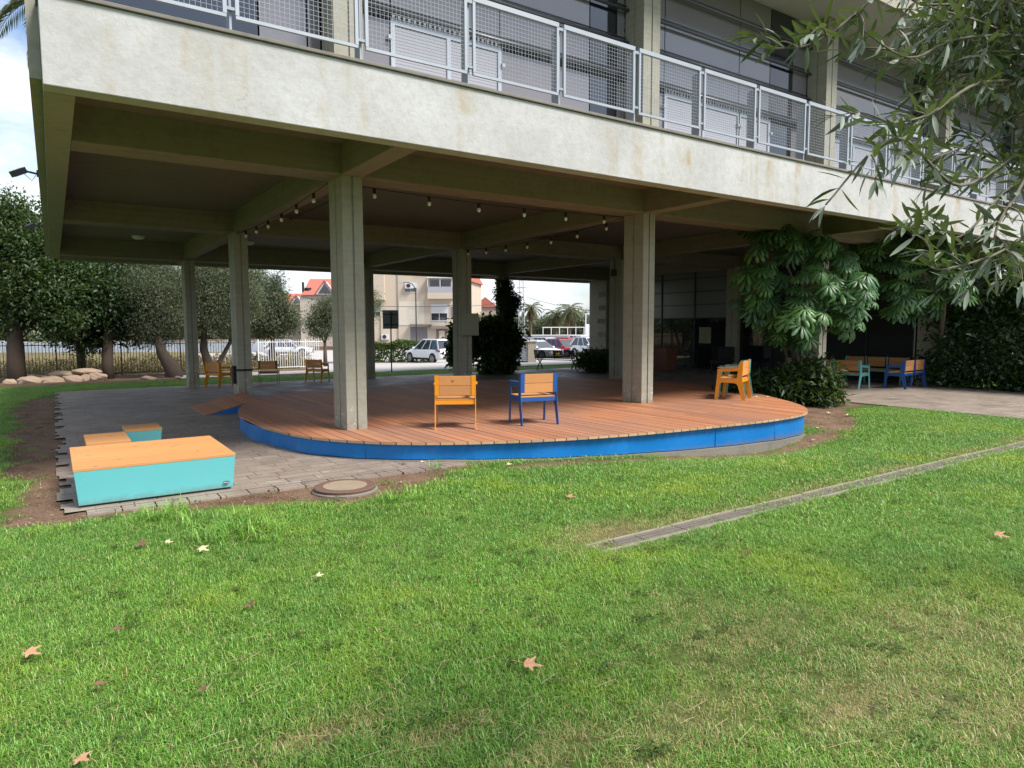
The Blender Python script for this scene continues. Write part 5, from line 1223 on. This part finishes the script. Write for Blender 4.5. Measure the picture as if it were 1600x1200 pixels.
apt('narrow beige wing right of the apartment block, mostly behind the electric box column',(o_.x,o_.y),-YAW-R(8),3.6,8,8.8,M['bw1'],[(.3,6.2,1.0,1.2,0),(.3,3.3,1.0,1.2,1)],[(.0,5.6,2.2,.8)],[(-.3,3.9,-.3,8.3,8.8,1.4,'x')])
# left blocks with red roofs
o_=atd(471,548,100)
def gable(x,y0,z0,w_,h_,t):
    q=MB(); q.add([(x,y0,z0),(x+w_,y0,z0),(x+w_/2,y0,z0+h_),(x,y0+2,z0),(x+w_,y0+2,z0),(x+w_/2,y0+2,z0+h_)],[(0,1,2),(5,4,3),(0,2,5,3),(1,4,5,2),(0,3,4,1)]); go=q.build('roof_dormer',M['wframe'],t)
    q=MB(); q.add([(x+.35,y0-.03,z0+.15),(x+w_-.35,y0-.03,z0+.15),(x+w_/2,y0-.03,z0+h_-.35)],[(0,1,2)]); q.build('dormer_glass',M['panedark'],go)
    q=MB(); q.bar((x-.15,y0-.05,z0-.02),(x+w_/2,y0-.05,z0+h_+.12),.12,.18,upv=(0,1,0)); q.bar((x+w_+.15,y0-.05,z0-.02),(x+w_/2,y0-.05,z0+h_+.12),.12,.18,upv=(0,1,0)); q.build('dormer_edge',M['roofred'],go)
def exL(t):
    gable(2.4,-.35,7.55,2.6,1.9,t)
    q=MB(); q.box(.2,.45,.5,.9,7.6,9.4); q.lathe([(.5,7.9),(.5,8.6)],(.9,1.2,0),12); q.build('roof_tank',M['dark'],t)
apt('tan apartment house with steep red roof and triangular dormer, left of the front column',(o_.x,o_.y),-YAW+R(2),9.5,8,7.5,M['bw2'],[(2.6,5.9,.5,.6,0),(3.5,5.9,.5,.6,0),(5.2,5.9,.8,1.0,0),(2.6,3.0,.5,.6,0),(5.2,3.0,.8,1.0,1),(6.8,5.9,.8,1.0,0),(6.8,3.0,.8,1.0,1)],[],[(.3,9.8,-.3,8.3,7.5,2.6,'x')],extra=exL)
o_=atd(446,548,108)
apt('lower tan house with red roof further left behind the conical olive',(o_.x,o_.y),-YAW+R(6),2.9,8,6.4,M['bw1'],[(.3,4.6,.4,.6,0),(1.4,4.6,.4,.6,0),(2.2,3.2,.3,.6,0),(2.2,1.6,.3,.6,0),(1.2,1.6,.4,.6,0)],[],[(-2.5,3.1,-.3,8.3,6.4,1.9,'x')],extra=lambda t: gable(1.0,-.35,6.4,1.9,1.3,t))
o_=atd(742,551,120)
apt('far small house with dark pitched roof seen between column and climber',(o_.x,o_.y),-YAW,3.8,6,6.2,M['bw1'],[(1.2,3.6,.8,1.0,0)],[],[(-.4,4.2,-.3,6.3,6.2,1.8,'y')])
a_=atd(-60,552,78); b_=atd(475,552,78); t=thing('field_wall','long low pale blue grey wall far beyond the left fence','wall',(a_.x,a_.y,-1.0),math.atan2(b_.y-a_.y,b_.x-a_.x))
q=MB(); Lw=(b_-a_).length
for k in range(int(Lw/2.5)): q.box(k*2.5,k*2.5+2.46,0,.15,0,1.25+.1*math.sin(k*1.7))
q.build('wall_panels',simple('pale_blue_sheeting',(.42,.47,.52),(.34,.38,.43),.6,.6),t)
# wall and sheds behind the parking
o_=atd(812,539,88)
fenceM=simple('grey_corrugated_wall',(.27,.28,.30),(.22,.23,.25),1,.7)
t=thing('boundary_wall','long grey corrugated wall at the back of the parking area','wall',(o_.x,o_.y,-1.0),-YAW)
q=MB()
for k in range(46): q.box(k*.33-2,k*.33-2+.3,0,.08+.05*(k%2),0,1.62)
q.build('sheets',fenceM,t); q=MB(); q.box(-2,13,-.03,.1,1.62,1.72); q.build('top_rail',M['white'],t)
o_=atd(848,528,96)
t=thing('market_canopy','low white roofed canopy with thin posts behind the grey wall under the palms','canopy',(o_.x,o_.y,-1.0),-YAW)
q=MB(); q.box(0,6.0,0,3,2.6,2.72); q.build('canopy_roof',M['white'],t)
for k in range(6): q=MB(); q.box(k*1.16,k*1.16+.1,0,.1,0,2.6); q.build('post',M['white'],t)
o_=atd(916,538,92)
t=thing('kiosk','small white kiosk beside the carved stone wall','kiosk',(o_.x,o_.y,-1.0),-YAW)
q=MB(); q.box(0,2.4,0,2,0,3.1); q.build('kiosk_body',M['white'],t); q=MB(); q.box(.7,1.6,-.03,-.002,1.2,1.8); q.build('hatch',M['panedark'],t); q=MB(); q.box(-.15,.0-.01,-.1,0,0,4.4); q.box(-.15,.9,-.1,0,4.4,4.55); q.build('lamp_arm',M['white'],t)
# stone bin enclosure
o_=atd(803,570,41); zb=h1(o_.x,o_.y)
t=thing('bin_enclosure','pale stone bin enclosure with a slatted gate at the parking edge','wall',(o_.x,o_.y,zb),-YAW+R(2))
q=MB(); q.box(.86,1.35,0,1.2,0,1.25); q.box(-.6,.0,0,.3,0,1.25); q.box(-.6,1.35,.9,1.2,0,1.25); q.build('stone_wall',simple('jointed_limestone',(.52,.46,.36),(.40,.35,.27),4,.9,bump=.5,bs=8),t)
q=MB(); q.box(-.65,1.4,-.04,1.25,1.25,1.33); q.build('capstone',M['bw2'],t)
q=MB()
for k in range(9): q.box(.04,.82,.05,.08,.10+k*.125,.19+k*.125)
q.box(.0,.04,.04,.09,.05,1.24); q.box(.82,.86,.04,.09,.05,1.24); q.build('gate',M['alu'],t)
# palms and trees by the parking
for i,(px,py,d_,H,fl,lb) in enumerate([(829,533,100,4.1,2.0,'slender palm standing alone against the sky, left in the parking view'),(868,531,108,3.3,2.1,'small bushy palm in the middle of the palm group'),(890,531,104,3.9,2.7,'big bushy palm right of centre in the palm group')]):
    p_=atd(px,py,d_); palm('palm_tree',lb,p_.x,p_.y,H+1.4,fl,24,'leaf_palm',8,z=-1.0,tr=.2,group='palms beyond the parking area',nl=14,wl=.13)
for i,(px,d_,rx,ry,py,lb) in enumerate([(858,112,22,15,508,'grey green tree left of the big palm'),(908,114,26,18,503,'grey green tree right of the big palm'),(938,108,16,20,500,'tree crown touching the carved stone wall'),(757,95,14,16,512,'pale green tree beyond the climber'),(890,118,30,10,515,'low tree mass behind the palms')]):
    x,y=base(px,545,d_); tree('far_tree',lb,'tree',x,y,[blob(px,py,d_,rx,ry,x,y),blob(px-rx*.6,py+8,d_,rx*.6,ry*.7,x,y),blob(px+rx*.5,py+9,d_,rx*.6,ry*.7,x,y)],[([(0,0,-.2),(0,0,2.2)],.25,.15)],'leaf_olive',.34,160,24,group='trees beyond the parking area',spread=.4)
# distant tree line on the horizon (left and behind everything)
def woods(name,label,y0,x0,x1,n,h,sz,mat):
    X=rng.uniform(x0,x1,n); Y=y0+rng.uniform(-6,6,n); hh=h*(.55+.25*np.sin(X*.11)+.2*np.sin(X*.37+1)); Z=-1+rng.random(n)**.8*hh
    o=leaves(name,np.stack([X,Y,Z],1),rndu(n),rndu(n)+[0,-.3,.6],sz*(.6+.8*rng.random(n)),sz*.6,M[mat]); tag(o,label,'woods',kind='stuff')
woods('distant_trees','far belt of trees closing the horizon behind the houses',170,-160,260,26000,6.5,1.5,'leaf_olive')
# lattice pylon
o_=atd(815,537,92)
t=thing('pylon','steel lattice power pylon against the sky beside the climber','pylon',(o_.x,o_.y,-1.0),-YAW)
Hh=9.2; q=MB()
for sx in (-1,1):
    for sy in (-1,1): q.bar((sx*.5,sy*.5,0),(sx*.22,sy*.22,Hh),.07,.07)
for k in range(12):
    z0=k*Hh/12; z1=(k+1)*Hh/12; w0=.5-.28*k/12; w1=.5-.28*(k+1)/12
    for s in (-1,1):
        q.bar((-w0,s*w0,z0),(w1,s*w1,z1),.035,.035); q.bar((w0,s*w0,z0),(-w1,s*w1,z1),.035,.035); q.bar((s*w0,-w0,z0),(s*w1,w1,z1),.035,.035)
q.build('lattice',M['alu'],t)
q=MB(); q.bar((-1.2,0,Hh-.1),(1.2,0,Hh-.1),.1,.1); q.bar((-.6,0,Hh-1.2),(.6,0,Hh-1.2),.08,.08); q.build('cross_arm',M['dark'],t)
def cable(lb,p0,p1,sag,r_=.03):
    q=MB(); q.tube([p0.lerp(p1,k/16)-Vector((0,0,sag*4*(k/16)*(1-k/16))) for k in range(17)],r_,4); o=q.build('power_line',M['dark']); tag(o,lb,'cable','overhead power lines'); return o
cable('power line running right from the pylon to behind the stone wall',atd(822,464,90),atd(1010,487,80),.7)
cable('power line crossing in front of the apartment block',atd(560,477,70),atd(735,477,70),.15)
cable('power line between the column with the box and the climber',atd(700,477,75),atd(815,463,90),.5)
cable('power line sloping down before the red roofed house',atd(462,460,80),atd(580,478,72),.3)
# street lamp with curved arm in front of the block
o_=atd(651,552,68)
t=thing('street_lamp','thin street lamp with curved arm before the apartment block','street lamp',(o_.x,o_.y,h1(o_.x,o_.y)),-YAW)
q=MB(); q.tube([(0,0,0),(0,0,6.2),(-.1,0,6.7),(-.35,0,7.05),(-.75,0,7.2),(-1.2,0,7.2)],[.07,.055,.05,.045,.04,.035],7); q.build('pole',M['dark'],t); q=MB(); q.box(-1.7,-1.2,-.1,.1,7.12,7.24); q.build('lamp_head',M['alu'],t,bevel=.02)
# small lamp left of climber (hanging wall lantern)
# ---------------- lawn blades (one mass)
def tuft(name,n,rad,h,wd,seed,col_bias=0,lean=.5):
    rs=np.random.default_rng(seed); a_=rs.random(n)*6.283; r_=rad*np.sqrt(rs.random(n)); B_=np.stack([r_*np.cos(a_),r_*np.sin(a_),np.zeros(n)],1)
    hh=h*(.45+.7*rs.random(n)); th=rs.random(n)*6.283; ln=lean*(.15+.95*rs.random(n)); dx=np.stack([np.cos(th),np.sin(th),np.zeros(n)],1); sd=np.stack([-np.sin(th),np.cos(th),np.zeros(n)],1)
    w_=wd*(.6+.7*rs.random(n))[:,None]
    m1=B_+dx*(ln*hh*.25)[:,None]; m1[:,2]=hh*.5; m2=B_+dx*(ln*hh*.75)[:,None]; m2[:,2]=hh*(.88-.2*ln); tp=B_+dx*(ln*hh*1.25)[:,None]; tp[:,2]=hh*(1.05-.42*ln)
    V=np.stack([B_-sd*w_/2,B_+sd*w_/2,m1-sd*w_/2,m1+sd*w_/2,m2-sd*w_*.35,m2+sd*w_*.35,tp-sd*w_*.04,tp+sd*w_*.04],1).reshape(-1,3); i=np.arange(n)*8
    Q=np.concatenate([np.stack([i,i+1,i+3,i+2],1),np.stack([i+2,i+3,i+5,i+4],1),np.stack([i+4,i+5,i+7,i+6],1)]); rn=np.clip(rs.random(n)+col_bias,0,1)
    o=mesh_np(name,V,Q,M['grass'],rnd=np.tile(rn,3),lnk=False); return o
def scatter(name,P_,dry,scl,tufts,label):
    n=len(P_); me=bpy.data.meshes.new(name); me.vertices.add(n); me.vertices.foreach_set('co',P_.astype(np.float32).ravel())
    for nm,vv in (('dryg',dry),('rotz',rng.random(n)*6.283),('scl',scl),('pick',rng.integers(0,len(tufts),n))):
        a_=me.attributes.new(nm,'FLOAT' if nm!='pick' else 'INT','POINT'); a_.data.foreach_set('value',np.asarray(vv,dtype=np.float32 if nm!='pick' else np.int32))
    o=bpy.data.objects.new(name,me); link(o)
    ng=bpy.data.node_groups.new(name,'GeometryNodeTree'); ng.interface.new_socket('Geometry',in_out='INPUT',socket_type='NodeSocketGeometry'); ng.interface.new_socket('Geometry',in_out='OUTPUT',socket_type='NodeSocketGeometry')
    gi=ng.nodes.new('NodeGroupInput'); go=ng.nodes.new('NodeGroupOutput'); mp_=ng.nodes.new('GeometryNodeMeshToPoints'); ip=ng.nodes.new('GeometryNodeInstanceOnPoints')
    gg=ng.nodes.new('GeometryNodeGeometryToInstance')
    for tf in reversed(tufts):
        oi=ng.nodes.new('GeometryNodeObjectInfo'); oi.inputs['Object'].default_value=tf; ng.links.new(oi.outputs['Geometry'],gg.inputs[0])
    def at_(nm,ty):
        q_=ng.nodes.new('GeometryNodeInputNamedAttribute'); q_.data_type=ty; q_.inputs['Name'].default_value=nm; return q_.outputs[0]
    cx_=ng.nodes.new('ShaderNodeCombineXYZ'); ng.links.new(at_('rotz','FLOAT'),cx_.inputs['Z'])
    ng.links.new(gi.outputs[0],mp_.inputs[0]); ng.links.new(mp_.outputs[0],ip.inputs['Points']); ng.links.new(gg.outputs[0],ip.inputs['Instance']); ip.inputs['Pick Instance'].default_value=True
    ng.links.new(at_('pick','INT'),ip.inputs['Instance Index']); ng.links.new(cx_.outputs[0],ip.inputs['Rotation']); ng.links.new(at_('scl','FLOAT'),ip.inputs['Scale']); ng.links.new(ip.outputs[0],go.inputs[0])
    md=o.modifiers.new('scatter','NODES'); md.node_group=ng
    if M['grass'].name not in me.materials: me.materials.append(M['grass'])
    tag(o,label,'grass',kind='stuff'); return o
def in_view(X,Y,mg=330):
    d=np.stack([X-CX,Y-CY],1); f_=d@np.array([math.sin(YAW),math.cos(YAW)]); s_=d@np.array([math.cos(YAW),-math.sin(YAW)])
    return (f_>1.1)&(np.abs(s_)/np.maximum(f_,.1)<(800+mg)/F+.04), f_
def turfmask(X,Y):
    ok=(Y<-2.2)&(X<11.5)|((X<-3.75)&(Y<19.9))|((Y>15.3)&(Y<20.1)&(X<8))|((Y>15.3)&(Y<19.6)&(X>=8)&(X<17))
    ok&=~inpoly(X,Y,DK*1.0)
    ok&=~((np.abs(Y-DY)<.105)&(X>.05)); ok&=np.hypot(X+1.1,Y+2.72)>.42
    return ok
tn=[tuft('tuft%d'%i,50,.085,.045,.0029,i,lean=1.15) for i in range(7)]
tfar=[tuft('tuftfar%d'%i,46,.15,.048,.0046,20+i,lean=1.1) for i in range(5)]
def sow(x0,x1,y0,y1,dens,dmin,dmax):
    n=int((x1-x0)*(y1-y0)*dens); X=rng.uniform(x0,x1,n);Y=rng.uniform(y0,y1,n); v,f_=in_view(X,Y); f_=f_+np.where(f_<10,rng.normal(size=len(f_))*.8,0); k=v&(f_>=dmin)&(f_<dmax); X,Y=X[k],Y[k]
    k=turfmask(X,Y); X,Y=X[k],Y[k]; s=soilness(X,Y); dr=dryness(X,Y)
    k=rng.random(len(X))>np.minimum(.965,s*1.3); X,Y,dr,s=X[k],Y[k],dr[k],s[k]; k=rng.random(len(X))>np.maximum(0,dr-.8)*1.0; X,Y,dr,s=X[k],Y[k],dr[k],s[k]
    return np.stack([X,Y,hz(X,Y)-.003],1),dr,s
for (nm,args,tf,lb) in (('lawn_grass',(-8,10,-9,1,400,-9,6.6),tn,'green mown lawn with worn straw coloured patches in front of the deck'),('lawn_grass_middle',(-14,14,-9,20,150,6.6,15),tfar,'green lawn between the deck, path and trees'),('lawn_grass_rear',(-16,18,-2,21,55,15,34),tfar,'narrow green lawn strip behind the paving')):
    P_,dr,s=sow(*args); patch=np.clip(.5+.5*wob(P_[:,0],P_[:,1],.7),0,1)
    scatter(nm,P_,np.clip(dr*.95+.07*rng.random(len(dr))+.04,0,1),(.65+.45*rng.random(len(dr)))*(1-.55*dr)*(.8+.4*patch)*(1-.4*s)*(1 if nm=='lawn_grass' else 1.15),tf,lb)
    print(nm,len(P_))
# longer tufts of wild grass near the soil edge
tl=[tuft('longtuft%d'%i,30,.10,.17,.007,50+i,.25,lean=1.3) for i in range(3)]
pts=[];
for px,py,n in ((270,815,16),(360,835,16),(430,825,8),(640,775,6),(1375,680,7),(720,745,4)):
    for _ in range(n): p_=at(px+rng.normal()*30,py+rng.normal()*9); pts.append((p_.x,p_.y,h1(p_.x,p_.y)))
pts=np.array(pts); scatter('long_grass',pts,np.full(len(pts),.03),.6+.5*rng.random(len(pts)),tl,'longer bright grass tufts below the soil at the left')
# small weeds and dead stalks in the near lawn
C=[];D_=[];Nn_=[]
for _ in range(170):
    a_=rng.uniform(1.8,7); b_=rng.uniform(-.7,.7)*a_; x_=CX+math.sin(YAW)*a_+math.cos(YAW)*b_; y_=CY+math.cos(YAW)*a_-math.sin(YAW)*b_
    if not turfmask(np.array([x_]),np.array([y_]))[0]: continue
    for j in range(rng.integers(7,22)):
        t_=rng.random()*6.283; r_=.05*rng.random(); C.append((x_+r_*math.cos(t_),y_+r_*math.sin(t_),.025+.02*rng.random())); D_.append((math.cos(t_),math.sin(t_),.25)); Nn_.append((0,0,1))
o=leaves('lawn_weeds',np.array(C),np.array(D_),np.array(Nn_,float),.022+.014*rng.random(len(C)),.015,M['leaf_hedge']); tag(o,'tiny broad leaved weeds growing among the near grass','weeds',kind='stuff')
q=MB()
for _ in range(110):
    px=rng.uniform(300,1600); py=rng.triangular(930,1190,1200); p_=at(px,py); t_=rng.random()*3.14; L_=rng.uniform(.05,.17); dx_,dy_=math.cos(t_)*L_,math.sin(t_)*L_
    q.tube([(p_.x,p_.y,.035),(p_.x+dx_*.5+.006,p_.y+dy_*.5,.036),(p_.x+dx_,p_.y+dy_,.03)],.0007,4)
o=q.build('dead_stalks',M['dryleafp']); tag(o,'thin dead straw stalks lying on the near lawn','straw',kind='stuff')
# chips and crumbs on the bare soil
n=11000; X=rng.uniform(-5.5,12,n);Y=rng.uniform(-4,20,n); k=(soilness(X,Y)>.6)&~inpoly(X,Y,DK)&~((X>-3.7)&(X<9.5)&(Y>-2.2)&(Y<15))&~((X>11.5)); X,Y=X[k],Y[k]; n=len(X)
dd=rndu(n); dd[:,2]=np.abs(dd[:,2])*.2
M['chip']=leafmat('soil_litter_bits',(.10,.06,.035),(.42,.33,.22),.8,.2,.05)
o=leaves('soil_litter',np.stack([X,Y,hz(X,Y)+.012+.01*rng.random(n)],1),dd,rndu(n)*.4+np.array([0,0,1]),.02+.05*rng.random(n)**3,.016+.02*rng.random(n)**3,M['chip']); tag(o,'small chips and crumbs of dry litter strewn over the bare soil','litter',kind='stuff')
